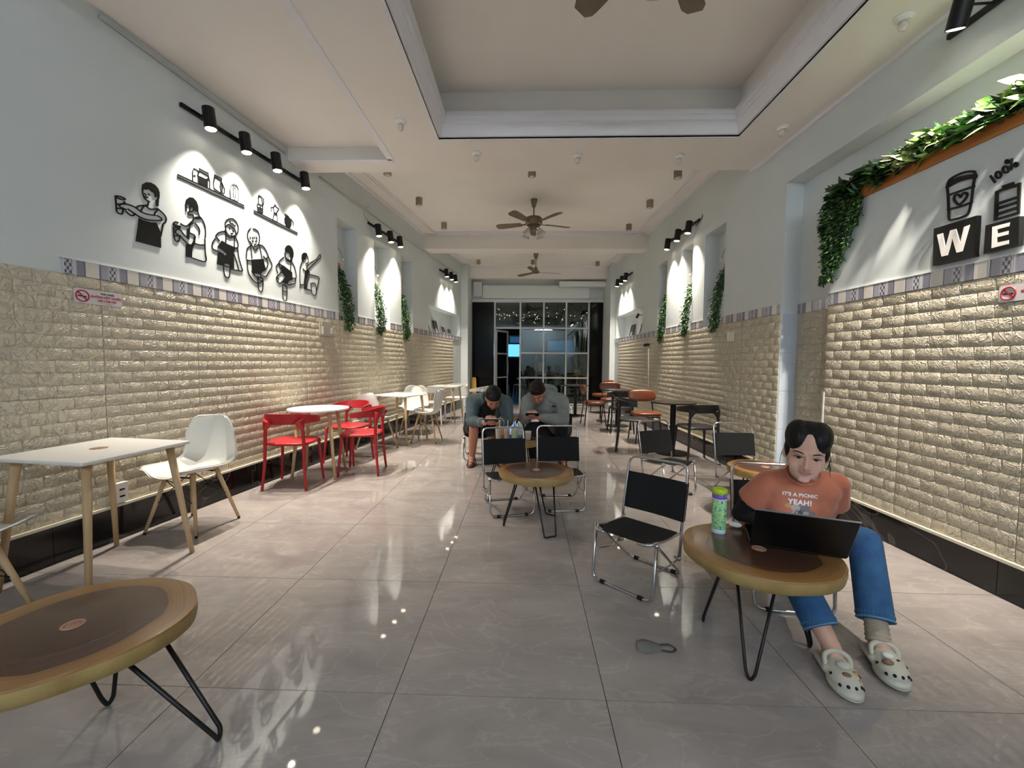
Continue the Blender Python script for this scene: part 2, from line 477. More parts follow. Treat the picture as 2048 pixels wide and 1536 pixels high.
wall_left = wall_slab('wall_left', ML, uL(-5.2), uL(11.05), 0, ZTOP, holesL, 0.45, MATS['wall_paint'])
wall_right = wall_slab('wall_right', MR, uR(10.95), uR(-5.2), 0, ZTOP, holesR, 0.45, MATS['wall_paint'])
# the board wall that fills the recess, lower than its head
INF_TOP = 2.53
infill = tag(MB().bbox((uR(3.63), 0, -.165), (uR(-5.0), INF_TOP, 0.0)).build('wall_right_panel', MATS['white_gloss'] if False else MATS['wall_paint'], M=MR), kind='structure')
rear = tag(MB().bbox((-4.6, -5.25, 0), (3.6, -5.0, ZTOP)).build('wall_rear', MATS['wall_paint']), kind='structure')
# far end: pilasters, wall over the shop front
PLX, PRX = -1.528, 2.205
far = MB()
far.bbox((-2.2, 11.05, 0), (PLX, 12.10, ZTOP)).bbox((PRX, 10.95, 0), (2.95, 12.10, ZTOP))
far.bbox((PLX, 12.0, 3.03), (PRX, 12.15, ZTOP))
far_o = tag(far.build('wall_back', MATS['wall_paint']), kind='structure')

# ------------------------------------------------------------------ foam brick panels, border tiles, black skirting
PW, PH, RW = 0.70, 0.77, 0.077
def brick_mesh(w):
    b = MB(); h = RW
    x, y = w/2-.0018, h/2-.0018
    r0 = [(-x, -y, .003), (x, -y, .003), (x, y, .003), (-x, y, .003)]
    k = .007
    r1 = [(-x+k*.4, -y+k*.4, .0068), (x-k*.4, -y+k*.4, .0068), (x-k*.4, y-k*.4, .0068), (-x+k*.4, y-k*.4, .0068)]
    r2 = [(-x+k, -y+k, .0085), (x-k, -y+k, .0085), (x-k, y-k, .0085), (-x+k, y-k, .0085)]
    b.add(r0+r1+r2, [(i, (i+1) % 4, 4+(i+1) % 4, 4+i) for i in range(4)]+[(4+i, 4+(i+1) % 4, 8+(i+1) % 4, 8+i) for i in range(4)]+[(8, 9, 10, 11)])
    return b
BRICK_F, BRICK_H = brick_mesh(.175), brick_mesh(.0875)
brick_me = {.175: BRICK_F.mesh('brick', MATS['foam'], 'auto'), .0875: BRICK_H.mesh('brick', MATS['foam'], 'auto')}
def panel_bricks():
    for r_ in range(10):
        v = -PH/2+RW*(r_+.5)
        ws = [.175]*4 if r_ % 2 else [.0875, .175, .175, .175, .0875]
        u = -PW/2
        for w in ws: yield u+w/2, v, w; u += w
PANEL_ME = MB().bbox((-PW/2+.0015, -PH/2+.0015, 0), (PW/2-.0015, PH/2-.0015, .0035)).mesh('foam_panel', MATS['foam'])
def clad(parent, M_off, u_start, n, vtop, single, off=0.0):
    """rows of foam panels; single = set of (col, row) whose bricks are pieces of their own"""
    rest = MB()
    for c in range(n):
        for r_ in range(2):
            cu, cv = u_start+PW*(c+.5), vtop-PH*(r_+.5)
            jit = random.uniform(0, .002)
            o = inst('foam_panel', PANEL_ME, parent, Matrix.Translation((cu, cv, off+jit)))
            for u, v, w in panel_bricks():
                if (c, r_) in single: inst('brick', brick_me[w], o, Matrix.Translation((u, v, 0)))
                else:
                    src = BRICK_F if w > .1 else BRICK_H
                    rest.add([(p[0]+u+cu, p[1]+v+cv, p[2]+off+jit) for p in src.v], src.f)
    o = rest.build('brick_relief', MATS['foam'], parent, 'auto'); o['kind'] = 'stuff'
UL0 = uL(2.72)-PW*3
clad(wall_left, ML, UL0, 14, 1.79, {(2, 0), (3, 0), (4, 0), (3, 1), (4, 1), (5, 0)})
ur0 = -uR(3.63)            # far edge of the panel wall
clad(infill, MR, uR(3.63), 5, 1.755, {(0, 0), (1, 0), (2, 0), (0, 1), (1, 1), (2, 1)})
UR0 = uR(4.25)-PW*9
clad(wall_right, MR, UR0, 9, 1.755, {(8, 0), (7, 0), (6, 0), (8, 1), (7, 1)})
# the strip of cladding in the recess
stp = MB(); wS = uR(3.63)-uR(4.25)-.004
for r_ in range(20):
    v = 1.755-RW*(r_+.5); ws = [.175, .175, .175, wS-.525] if r_ % 2 else [.0875, .175, .175, wS-.4375]
    u = uR(4.25)+.002
    for w in ws:
        for p, f_ in ((brick_mesh(w), 0),): stp.add([(q[0]+u+w/2, q[1]+v, q[2]-.168) for q in p.v], p.f)
        u += w
stp.bbox((uR(4.25)+.001, 1.755-1.54, -.17), (uR(3.63)-.001, 1.755, -.1655))
so = stp.build('brick_relief', MATS['foam'], wall_right, 'auto'); so['kind'] = 'stuff'

# tiles on the end face of the recess
mat('pillar_tile', (198, 208, 216), .2, var=(186, 198, 210), var_scale=5)
for k in range(5):
    z0 = 1.755-.385*(k+1); z0, z1 = max(.002, z0)+.0015, 1.755-.385*k-.0015
    MB().bbox((uR(4.25)+.0, z0, -.167), (uR(4.25)+.008, z1, -.003)).build('pillar_tile', MATS['pillar_tile'], wall_right)
BH = 0.096
def border_run(parent, u0, u1, v, gaps, back_w, phase, flip=False):
    """printed tiles every 0.25 m; in a gap (niche) the tile sits on the back of the niche"""
    k0 = math.floor((u0-phase)/.2508); cache = {}
    k = k0
    while phase+k*.2508 < u1:
        a = phase+k*.2508; b = a+.2488; c = (a+b)/2; k += 1
        cuts = [max(a, u0), min(b, u1)]
        for g in gaps:
            for e in g:
                if cuts[0] < e < cuts[-1]: cuts.append(e)
        cuts.sort()
        for p, q in zip(cuts, cuts[1:]):
            if q-p < .004: continue
            mid = (p+q)/2; w = 0.0
            for g in gaps:
                if g[0] < mid < g[1]: w = -back_w
            key = (round(p-c, 3), round(q-c, 3))
            if key not in cache:
                lo, hi = (p-c, q-c)
                if flip: lo, hi = -(q-c), -(p-c)
                cache[key] = MB().cbox(((lo+hi)/2, 0, .006), (hi-lo, BH, .012), .0015).mesh('border_tile', MATS['border'])
            Mx = Matrix.Translation((c, v+BH/2, w))
            if flip: Mx = Mx @ Matrix(((-1, 0, 0, 0), (0, 1, 0, 0), (0, 0, 1, 0), (0, 0, 0, 1)))
            inst('border_tile', cache[key], parent, Mx)
border_run(wall_left, uL(2.52), uL(11.05), 1.79, NICHE_L, ND, uL(2.963))
border_run(wall_right, uR(10.95), uR(4.25), 1.755, NICHE_R, ND, -uL(4.02))
border_run(wall_right, uR(4.25), uR(3.63), 1.755, [(uR(4.3), uR(3.6))], .17, -uL(4.02))
border_run(infill, uR(3.63), uR(0.2), 1.755, [], ND, -uL(3.409))
# white strip paints the spotlit top edge of the border; ledge under the foam
def strip(name, parent, segs, v0, v1, w0, w1, mt):
    b = MB()
    for a, c in segs: b.bbox((a, v0, w0), (c, v1, w1))
    return b.build(name, mt, parent)
def minus(u0, u1, gaps):
    out = [(u0, u1)]
    for g in sorted(gaps):
        nxt = []
        for a, b in out:
            if g[1] <= a or g[0] >= b: nxt.append((a, b))
            else:
                if g[0] > a: nxt.append((a, g[0]))
                if g[1] < b: nxt.append((g[1], b))
        out = nxt
    return out
strip('border_lit_edge', wall_left, minus(uL(2.5), uL(11.05), NICHE_L), 1.886, 1.892, 0, .014, MATS['white_gloss'])
strip('border_lit_edge', wall_right, minus(uR(10.95), uR(4.25), NICHE_R), 1.851, 1.857, 0, .014, MATS['white_gloss'])
strip('border_lit_edge', infill, [(uR(3.63), uR(0))], 1.851, 1.857, 0, .014, MATS['white_gloss'])
strip('ledge', wall_left, [(uL(-.2), uL(11.05))], .235, .252, 0, .030, MATS['trim_cream'])
strip('ledge', wall_right, [(uR(10.95), uR(4.25))], .20, .217, 0, .030, MATS['trim_cream'])
strip('ledge', infill, [(uR(3.63), uR(-.2))], .20, .217, 0, .030, MATS['trim_cream'])
strip('corner_bead', infill, [(uR(3.63)-.004, uR(3.63)+.012)], 0.217, 1.02, -.02, .014, MATS['white_gloss'])
def skirting(name, M, u0, u1, v1, step, phase):
    root = tag(MB().bbox((u0, 0.001, 0), (u1, v1, .004)).build(name, MATS['tile_grout'], M=M), kind='structure')
    k = math.floor((u0-phase)/step); cache = {}
    while phase+k*step < u1:
        a, b = max(u0, phase+k*step)+.0015, min(u1, phase+(k+1)*step)-.0015; k += 1
        if b-a < .01: continue
        key = round(b-a, 3)
        if key not in cache: cache[key] = MB().bbox((-(b-a)/2, .001, .004), ((b-a)/2, v1, .012)).mesh('skirting_tile', MATS['black_marble'])
        inst('skirting_tile', cache[key], root, Matrix.Translation(((a+b)/2, 0, 0)))
    return root
skirting('baseboard_left', ML, uL(-.5), uL(11.04), .235, .8*NL, uL(2.397))
skirting('baseboard_right', MR, uR(10.94), uR(4.25), .20, .8*NR, uR(2.297))
skirting('baseboard_right_panel', MR, uR(3.63), uR(-.5), .20, .8*NR, uR(2.297))

# ------------------------------------------------------------------ ceiling
cl = MB(); ZB1, ZS, Z2, Z3 = 3.42, 3.56, 3.80, 3.82
TX0, TX1, TY0, TY1 = -0.86, 2.02, -1.2, 4.15          # tray opening
BXL, BF = -1.45, 4.85                                    # band: left edge, far edge
def slab(x0, y0, x1, y1, z, top=ZTOP): cl.bbox((x0, y0, z), (x1, y1, top))
slab(-4.3, -5.2, BXL, 4.56, ZS)                          # left strip, a step higher
slab(-3.0, 4.56, BXL, BF, ZB1)
slab(BXL, -5.2, TX0, BF, ZB1)
slab(TX1, -5.2, 3.2, BF, ZB1)
slab(TX0, TY1, TX1, BF, ZB1)
slab(TX0, -5.2, TX1, TY0, ZB1)
slab(-3.0, BF, 3.2, 8.41, Z2)
slab(-3.0, 8.41, 3.2, 8.75, 3.50)                        # beam
slab(-3.0, 8.75, 3.2, 11.40, Z3)
slab(-3.0, 11.40, 3.2, 11.60, 3.52)                      # beam
slab(-3.0, 11.60, 3.2, 12.2, 3.65)
cl.bbox((TX0-.4, TY0-.4, 3.86), (TX1+.4, TY1+.4, ZTOP))
ceil_o = tag(cl.build('ceiling', MATS['ceiling_paint']), kind='structure')
# tray: slanted lip and stepped cornice
lip = MB()
def tray_ring(i, z): return [(TX0+i, TY0+i, z), (TX1-i, TY0+i, z), (TX1-i, TY1-i, z), (TX0+i, TY1-i, z)]
prof = [(-0.03, 3.4195), (-0.03, 3.414), (0.0, 3.414), (0.0, 3.434), (0.02, 3.436), (0.05, 3.525), (0.05, 3.54), (0.065, 3.545), (0.065, 3.585), (0.08, 3.59), (0.08, 3.635)]
rings = [tray_ring(i, z) for i, z in prof]
vs_ = [p for rg in rings for p in rg]; fs = []
for k in range(len(rings)-1):
    for i in range(4): fs.append((k*4+i, k*4+(i+1) % 4, k*4+4+(i+1) % 4, k*4+4+i))
lip.add(vs_, fs)
n = len(prof); lip.add(tray_ring(.08, 3.635)+tray_ring(-.02, 3.635), [(i, (i+1) % 4, 4+(i+1) % 4, 4+i) for i in range(4)])
lip.build('cornice', MATS['moulding'], ceil_o)
# mouldings along the second and third ceilings and the notch of the left strip
mo = MB()
def along(side, off, y0, y1, z0, z1, w):
    xs = [wall_x(side, y) for y in (y0, y1)]; s_ = 1 if side == 'L' else -1
    a = [(xs[0]+s_*off, y0), (xs[1]+s_*off, y1), (xs[1]+s_*(off+w), y1), (xs[0]+s_*(off+w), y0)]
    mo.prism(a, z0, z1)
for side in 'LR':
    along(side, 0.0, BF+.01, 8.41, Z2-.03, Z2, .05)
    along(side, 0.20, BF+.01, 8.41, Z2-.012, Z2, .035)
    along(side, 0.27, BF+.01, 8.41, Z2-.018, Z2, .02)
    along(side, 0.0, 8.76, 11.4, Z3-.03, Z3, .05)
    along(side, 0.18, 8.76, 11.4, Z3-.012, Z3, .035)
mo.bbox((-1.8, 8.33, Z2-.05), (2.25, 8.41, Z2-.0)).bbox((-1.85, 8.27, Z2-.02), (2.2, 8.33, Z2))
mo.bbox((-1.6, 11.34, Z3-.04), (2.2, 11.40, Z3))
mo.bbox((BXL-.05, -5.0, ZB1-.006), (BXL+.02, 4.56, ZB1)).bbox((-2.58, 4.54, ZB1-.006), (BXL, 4.62, ZB1))
mo.build('moulding', MATS['moulding'], ceil_o)
along_o = MB()
# shadow moulding between right wall and the band
xs0, xs1 = wall_x('R', -5), wall_x('R', BF)
along_o.prism([(xs0, -5), (xs1, BF), (xs1-.03, BF), (xs0-.03, -5)], ZB1-.03, ZB1)
along_o.build('moulding', MATS['moulding'], ceil_o)

# ------------------------------------------------------------------ shop front at the far end
GYF = 12.0
gx = [-0.876, -0.144, 0.527, 1.168, 1.807]; gz = [0.0, 0.79, 1.50, 2.21, 2.94]
front = tag(MB().bbox((PLX, GYF-.06, 2.94), (PRX, GYF+.10, 3.03)).build('window_1', MATS['alu_white']), kind='structure')
stone = MB().bbox((PLX+.002, GYF-.05, 0), (gx[0]-.03, GYF+.08, 2.94)); stone.build('black_panel', MATS['black_stone'], front)
MB().bbox((gx[4]+.03, GYF-.05, 0), (PRX-.002, GYF+.08, 2.94)).build('black_panel', MATS['black_stone'], front)
bars = []
for i, x in enumerate(gx): bars.append(((x-.022, GYF-.03, 0), (x+.022, GYF+.03, 2.94)))
for a, b in zip(gx, gx[1:]):
    for z in gz[1:-1]+[.03]:
        if a == gx[0] and z < 2.2: continue
        bars.append(((a+.022, GYF-.025, z-.022), (b-.022, GYF+.025, z+.022)))
for a, b in bars: MB().bbox(a, b).build('glazing_bar', MATS['alu_white'], front)
for i, (a, b) in enumerate(zip(gx, gx[1:])):
    for j, (c, d) in enumerate(zip(gz, gz[1:])):
        if i == 0 and j < 3: continue
        MB().bbox((a+.02, GYF-.004, c+.02), (b-.02, GYF+.004, d-.02)).build('pane', MATS['glass'], front)
# open door leaf, hinged on the left post, swung out
door = thing('door_1', None, None, (gx[0]+.03, GYF+.03, 0), R(62)); door['kind'] = 'structure'
DW, DH = 0.68, 2.17
MB().bbox((0, -.02, .01), (.045, .02, DH)).bbox((DW-.045, -.02, .01), (DW, .02, DH)).bbox((.045, -.02, .01), (DW-.045, .02, .10)).bbox((.045, -.02, DH-.06), (DW-.045, .02, DH)).bbox((.045, -.02, .76), (DW-.045, .02, .80)).bbox((.045, -.02, 1.46), (DW-.045, .02, 1.50)).build('door_frame', MATS['alu_white'], door)
for c, d in ((.10, .76), (.80, 1.46), (1.50, DH-.06)): MB().bbox((.045, -.003, c), (DW-.045, .003, d)).build('pane', MATS['glass'], door)
MB().tube(round_path([(DW-.09, -.02, .9), (DW-.09, -.07, .9), (DW-.09, -.07, 1.2), (DW-.09, -.02, 1.2)], .02), .008).build('door_handle', MATS['alu_white'], door)
# ================================================================== track lights
mat('black_metal', (14, 14, 15), 0.38, spec=0.4)
mat('lens_lit', (255, 244, 225), 0.3, emit=(255, 240, 214), emit_s=14.0)
mat('lamp_white', (235, 233, 228), 0.35)
mat('bulb_glass', (214, 210, 200), 0.25)
mat('nickel', (150, 138, 120), 0.28, metal=0.9)
mat('chrome', (205, 205, 208), 0.16, metal=1.0)
mat('conduit', (186, 188, 184), 0.5)
mat('cable_black', (20, 20, 20), 0.5)
HEAD_L, HEAD_R = 0.175, 0.046
head_me = MB().lathe([(.040, -HEAD_L/2+.006), (HEAD_R, -HEAD_L/2), (HEAD_R, HEAD_L/2), (.040, HEAD_L/2+.004), (.0, HEAD_L/2+.004)], 20).mesh('spot_head', MATS['black_metal'], 'auto')
lens_me = MB().lathe([(0.0, -HEAD_L/2+.002), (.039, -HEAD_L/2+.002), (.039, -HEAD_L/2+.0075), (0, -HEAD_L/2+.0075)], 20).mesh('lens', MATS['lens_lit'])
adap_me = MB().bbox((-.065, -.012, -.012), (.03, .012, .012)).cyl((0, 0, 0), (0, 0, .08), .007, n=8).mesh('adapter', MATS['black_metal'])
def track_light(label, side, rail, heads, w=0.115, tilt=0.12, power=1.0, lean=0.0, spread=90):
    """rail: two pixels of the rail on the wall; heads: pixels of the spot cylinders' centres"""
    M = ML if side == 'L' else MR
    ends = [on_wall(side, *p, .02) for p in rail]
    vz = sum(e[1] for e in ends)/2
    root = thing('track_light', label, 'track light', M=M @ Matrix.Translation(((ends[0][0]+ends[1][0])/2, vz, 0)))
    cu = (ends[0][0]+ends[1][0])/2; half = abs(ends[0][0]-ends[1][0])/2
    MB().cbox((0, 0, .013), (2*half, .032, .026), .003).build('rail', MATS['black_metal'], root)
    for p in heads:
        u, v = on_wall(side, *p, w)
        s_ = -1 if side == 'L' else 1
        inst('adapter', adap_me, root, Matrix.Translation((u-cu, .0, .02)))
        # head: local z of the lathe is the axis; tilt its foot towards the wall
        rot = Matrix.Rotation(-PI/2, 4, 'X') @ Matrix.Rotation(-tilt, 4, 'X') @ Matrix.Rotation(lean, 4, 'Y')
        o = inst('spot_head', head_me, root, Matrix.Translation((u-cu, v-vz, w)) @ rot)
        inst('lens', lens_me, o)
        ld = bpy.data.lights.new('spot_lamp', 'SPOT'); ld.energy = SPOT_W*power; ld.color = SPOT_COL
        ld.spot_size = R(spread); ld.spot_blend = 1.0; ld.shadow_soft_size = 0.028
        lo = bpy.data.objects.new('spot_lamp', ld); COL.objects.link(lo); lo.parent = o
        lo.matrix_local = Matrix.Translation((0, 0, -HEAD_L/2-.006))
    return root
track_light('black four spot track light over the drawn baristas', 'L', [(362, 205), (618, 374)], [(419, 238), (491, 287), (553, 325), (610, 362)])
track_light('black three spot track light over the vine niches on the white table side', 'L', [(737, 442), (806, 493)], [(757, 461), (781, 474), (800, 484)])
track_light('black three spot track light over the picture ledge on the white chair side', 'L', [(880, 539), (914, 561)], [(893, 546), (903, 552), (911, 557)])
track_light('black three spot track light over the vine niches on the black table side', 'R', [(1398, 436), (1331, 492)], [(1377, 455), (1355, 471), (1335, 489)])
track_light('black three spot track light over the picture ledge on the leather chair side', 'R', [(1264, 547), (1233, 566)], [(1251, 554), (1243, 560), (1235, 566)])
# over the lettered board: rail runs out of the frame
r1 = thing('track_light', 'black spot track light above the leafy garland of the lettered wall', 'track light', M=MR @ Matrix.Translation((uR(2.0), 3.24, 0)))
MB().cbox((0, .03, .013), (1.5, .032, .026), .003).build('rail', MATS['black_metal'], r1)
for du in (-.50, -.05, .42):
    MB().cyl((du, .03, .02), (du, .02, .16), .007, n=8).build('adapter', MATS['black_metal'], r1)
    o = inst('spot_head', head_me, r1, Matrix.Translation((du, -.01, .20)) @ Matrix.Rotation(-PI/2, 4, 'X') @ Matrix.Rotation(.10, 4, 'X') @ Matrix.Rotation(.38, 4, 'Y'))
    inst('lens', lens_me, o)
    ld = bpy.data.lights.new('spot_lamp', 'SPOT'); ld.energy = SPOT_W*1.1; ld.color = SPOT_COL; ld.spot_size = R(76); ld.spot_blend = 0.9; ld.shadow_soft_size = 0.02
    lo = bpy.data.objects.new('spot_lamp', ld); COL.objects.link(lo); lo.parent = o; lo.matrix_local = Matrix.Translation((0, 0, -HEAD_L/2-.006))

# ================================================================== assumed cool tube lamps, out of view behind the camera, added as fill light
mat('assumed_tube_lit', (235, 245, 255), 0.4, emit=(228, 240, 255), emit_s=ASSUMED_TUBE_W)
for x, y in ((-1.0, -2.6), (1.2, -2.6), (-1.0, -4.1), (1.2, -4.1)):
    t = thing('assumed_tube_lamp', 'assumed white ceiling batten with a cool tube, out of view behind the camera', 'ceiling lamp', (x, y, 3.42), 0, 'assumed cool batten lamps behind the camera')
    MB().cbox((0, 0, -.02), (1.2, .07, .04), .004).build('batten', MATS['lamp_white'], t)
    MB().cyl((-.58, 0, -.055), (.58, 0, -.055), .014, n=10).build('tube', MATS['assumed_tube_lit'], t)
# ================================================================== furniture materials
mat('white_plastic', (226, 226, 220), 0.32)
mat('white_laminate', (232, 230, 224), 0.28)
mat('laminate_edge', (214, 210, 200), 0.4)
mat('beech', (200, 172, 132), 0.45, var=(184, 154, 112), var_scale=9, stretch=(1, 1, .12))
mat('red_plastic', (168, 36, 42), 0.4)
mat('black_plastic', (30, 29, 28), 0.42)
mat('yellow_plastic', (205, 160, 40), 0.4)
mat('leather_brown', (120, 66, 38), 0.30, var=(104, 56, 32), var_scale=14, bump=0.12, bump_scale=220)
mat('black_canvas', (13, 14, 15), 0.85, bump=0.25, bump_scale=900)
mat('rubber', (16, 16, 16), 0.7)
mat('dark_top', (46, 38, 34), 0.25)
mat('wire_black', (14, 14, 15), 0.45)
mat('logo_brown', (150, 104, 84), 0.5)
mat('logo_pale', (196, 164, 140), 0.5)

# ------------------------------------------------------------------ moulded shell chair on dowel legs
def make_shell_chair():
    root = thing('shell_chair', 'x', 'chair')
    prof = [(.235, .428, .13), (.225, .440, .185), (.18, .448, .212), (.10, .440, .228), (0, .430, .234), (-.09, .432, .234), (-.155, .452, .232), (-.195, .500, .228), (-.215, .570, .222),
            (-.232, .650, .210), (-.246, .730, .186), (-.254, .785, .155), (-.257, .815, .11)]
    def pt(t, s):
        k = t*(len(prof)-1); i = min(int(k), len(prof)-2); f = k-i
        y = prof[i][0]*(1-f)+prof[i+1][0]*f; z = prof[i][1]*(1-f)+prof[i+1][1]*f; w = prof[i][2]*(1-f)+prof[i+1][2]*f
        q = (2*s-1); e = abs(q)**2.6
        up = .055*e if t < .5 else .055*e*max(0, (1-t)*2)
        fw = 0 if t < .45 else .075*e*min(1, (t-.45)*3.2)
        return Vector((q*w, y+fw, z+up))
    b = MB(); nu, nv = 26, 17
    P = [[pt(i/(nu-1), j/(nv-1)) for j in range(nv)] for i in range(nu)]
    b.grid(lambda u, v: P[round(u*(nu-1))][round(v*(nv-1))], nu, nv)
    # underside offset
    def nrm(i, j):
        a = P[min(i+1, nu-1)][j]-P[max(i-1, 0)][j]; c = P[i][min(j+1, nv-1)]-P[i][max(j-1, 0)]
        return a.cross(c).normalized()
    Q = [[P[i][j]-nrm(i, j)*-.009 for j in range(nv)] for i in range(nu)]
    sgn = 1 if nrm(6, 8).z > 0 else -1
    Q = [[P[i][j]-nrm(i, j)*(.009*sgn) for j in range(nv)] for i in range(nu)]
    b.grid(lambda u, v: Q[round(u*(nu-1))][round(v*(nv-1))], nu, nv, flip=True)
    o = nu*nv; rim = [(i, 0) for i in range(nu)]+[(nu-1, j) for j in range(1, nv)]+[(i, nv-1) for i in range(nu-2, -1, -1)]+[(0, j) for j in range(nv-2, 0, -1)]
    for k in range(len(rim)):
        a, c = rim[k], rim[(k+1) % len(rim)]; ia, ic = a[0]*nv+a[1], c[0]*nv+c[1]
        b.f.append((ia, ic, o+ic, o+ia)); b.mi.append(0)
    b.build('shell', MATS['white_plastic'], root, True)
    leg = {}
    for sx in (-1, 1):
        for sy in (-1, 1):
            a, c = Vector((sx*.105, sy*.10, .428)), Vector((sx*.205, sy*.19, .018))
            MB().cyl(c, a, .0105, .0165, 12).build('leg', MATS['beech'], root, True)
            d = (a-c).normalized(); MB().cyl(c-d*.016, c, .009, .011, 10).build('foot_cap', MATS['rubber'], root)
            leg[sx, sy] = (a, c)
    w = MB()
    def lp(k, t): a, c = leg[k]; return a*(1-t)+c*t
    for s1, s2 in (((-1, -1), (-1, 1)), ((1, -1), (1, 1)), ((-1, -1), (1, -1)), ((-1, 1), (1, 1))):
        w.tube([lp(s1, .10), lp(s2, .52)], .0032, 6); w.tube([lp(s2, .10), lp(s1, .52)], .0032, 6)
    w.tube([lp((-1, -1), .06), lp((1, -1), .06)], .006, 6); w.tube([lp((-1, 1), .06), lp((1, 1), .06)], .006, 6)
    w.build('wire_brace', MATS['black_metal'], root)
    return root
shell0 = make_shell_chair()
GS = 'white shell chairs on wooden legs'
place(shell0, True, -2.49, 3.0, (-.10, -1), 'white shell chair drawn back from the square table beneath the no smoking sign', GS)
place(shell0, False, -2.60, 1.72, (.05, 1), 'white shell chair between the skirting and the oval log table, pushed at the square table', GS)
place(shell0, False, -2.10, 5.80, (.45, .9), 'white shell chair by the square table, seen from its back, behind the red chairs', GS)
place(shell0, False, -1.53, 6.42, (-1, .02), 'white shell chair with its side to the aisle by the square table', GS)
place(shell0, False, -1.92, 7.10, (.05, -1), 'white shell chair facing the aisle behind the square table near the white arm chairs', GS)

# ------------------------------------------------------------------ one-piece chair with wrap-around back
def make_arm_chair(name, mt):
    root = thing(name, 'x', 'chair')
    b = MB(); n = 28
    outline = []
    for i in range(40):
        a = 2*PI*i/40; c_, s_ = math.cos(a), math.sin(a); e = .55
        outline.append((.215*math.copysign(abs(c_)**e, c_), .21*math.copysign(abs(s_)**e, s_)+.005))
    rings = [(.93, .430), (1.0, .438), (1.0, .452), (.95, .460), (.55, .455)]
    vs_ = [(p[0]*k, p[1]*k, z) for k, z in rings for p in outline]; m_ = len(outline); fs = [tuple(range(m_-1, -1, -1)), tuple(range(4*m_, 5*m_))]
    for r_ in range(4):
        for i in range(m_): fs.append((r_*m_+i, r_*m_+(i+1) % m_, (r_+1)*m_+(i+1) % m_, (r_+1)*m_+i))
    b.add(vs_, fs); b.build('seat', mt, root, 'auto')
    # back band: tall in the middle, thin arms at the ends
    def band(t, k):
        th = R(-100+200*t); q = abs(2*t-1)
        h = .105-.055*max(0, (q-.35)/.65)**.8; zc = .695-.028*q*q
        rr = .242+(.012 if k in (0, 3) else -.004)
        lean = .022 if k in (1, 2) and False else 0
        z = zc+h/2 if k in (0, 1) else zc-h/2
        tilt = .022*(z-.64)/.1
        rr += tilt*math.cos(th)
        y = -rr*math.cos(th)
        return Vector((rr*math.sin(th)*.98, y+.02, z))
    b = MB(); m_ = 33; vs_ = [band(i/(m_-1), k) for i in range(m_) for k in range(4)]; fs = []
    for i in range(m_-1):
        for k in range(4): fs.append((i*4+k, i*4+(k+1) % 4, i*4+4+(k+1) % 4, i*4+4+k))
    fs += [(3, 2, 1, 0), tuple((m_-1)*4+k for k in range(4))]
    b.add(vs_, fs); b.build('backrest', mt, root, 'auto')
    for sx in (-1, 1):
        # rear leg runs on up and flares into the band
        P = [(sx*.205, -.215, 0), (sx*.185, -.195, .25), (sx*.180, -.185, .45), (sx*.176, -.186, .55), (sx*.165, -.190, .62), (sx*.140, -.196, .675)]
        b = MB(); b.tube(smooth_curve(P, 5), [.013+.004*min(1, t/10) if t < 17 else .017+.0045*(t-17) for t in range(26)], 8); b.build('leg', mt, root, True)
        b = MB(); b.tube(smooth_curve([(sx*.215, .205, 0), (sx*.195, .185, .25), (sx*.185, .170, .44)], 5), [.0125+.0005*t for t in range(11)], 8); b.build('leg', mt, root, True)
    return root
red0 = make_arm_chair('arm_chair', MATS['red_plastic'])
GR = 'red plastic chairs at the round table'
place(red0, True, -2.33, 4.08, (-.10, 1), 'red plastic chair showing its back, tucked at the round white table', GR)
place(red0, False, -1.83, 4.60, (-1, -.12), 'red plastic chair beside the aisle, side on to the round white table', GR)
place(red0, False, -2.19, 5.08, (-.25, -1), 'red plastic chair behind the round white table facing the other red chairs', GR)
def recol(root, mt):
    for c in root.children:
        c.data = c.data.copy(); c.data.materials[0] = mt
    return root
white_arm = make_arm_chair('arm_chair', MATS['white_plastic'])
GW = 'white plastic arm chairs at the far small table'
place(white_arm, True, -1.80, 8.12, (.0, 1), 'white plastic arm chair with its back to the shell chairs', GW)
place(white_arm, False, -1.52, 9.18, (-.15, -1), 'white plastic arm chair beyond the small table facing the shell chairs', GW)
place(white_arm, False, -1.00, 8.55, (-1, .25), 'white plastic arm chair beside the aisle behind the man in the denim jacket', GW)
fs_ = thing('floor_stand', 'narrow yellow folding floor stand beside the left pilaster at the shop front', 'floor stand', (-1.43, 11.62, 0), R(8))
for sy in (-1, 1):
    MB().prism([(-.075, 0), (-.055, 0), (-.050, .10), (.050, .10), (.055, 0), (.075, 0), (.062, .78), (-.062, .78)], -.008, .008).build('panel', MATS['yellow_plastic'], fs_, M=Matrix.Translation((0, sy*.13, 0)) @ Matrix.Rotation(R(90)+sy*R(8.5), 4, 'X'))
MB().bbox((-.045, -.03, .775), (.045, .03, .80)).build('hinge', MATS['yellow_plastic'], fs_)
blk0 = make_arm_chair('arm_chair', MATS['black_plastic'])
GB = 'black plastic chairs at the round black tables'
place(blk0, True, 2.20, 5.34, (-.06, 1), 'black plastic chair with its back to the canvas chairs at the nearer black table', GB)
place(blk0, False, 1.55, 5.98, (.95, -.25), 'black plastic chair beside the aisle, side on to the nearer black table', GB)
place(blk0, False, 1.74, 7.52, (.1, 1), 'black plastic chair behind the leather chair, turned to the farther black table', GB)

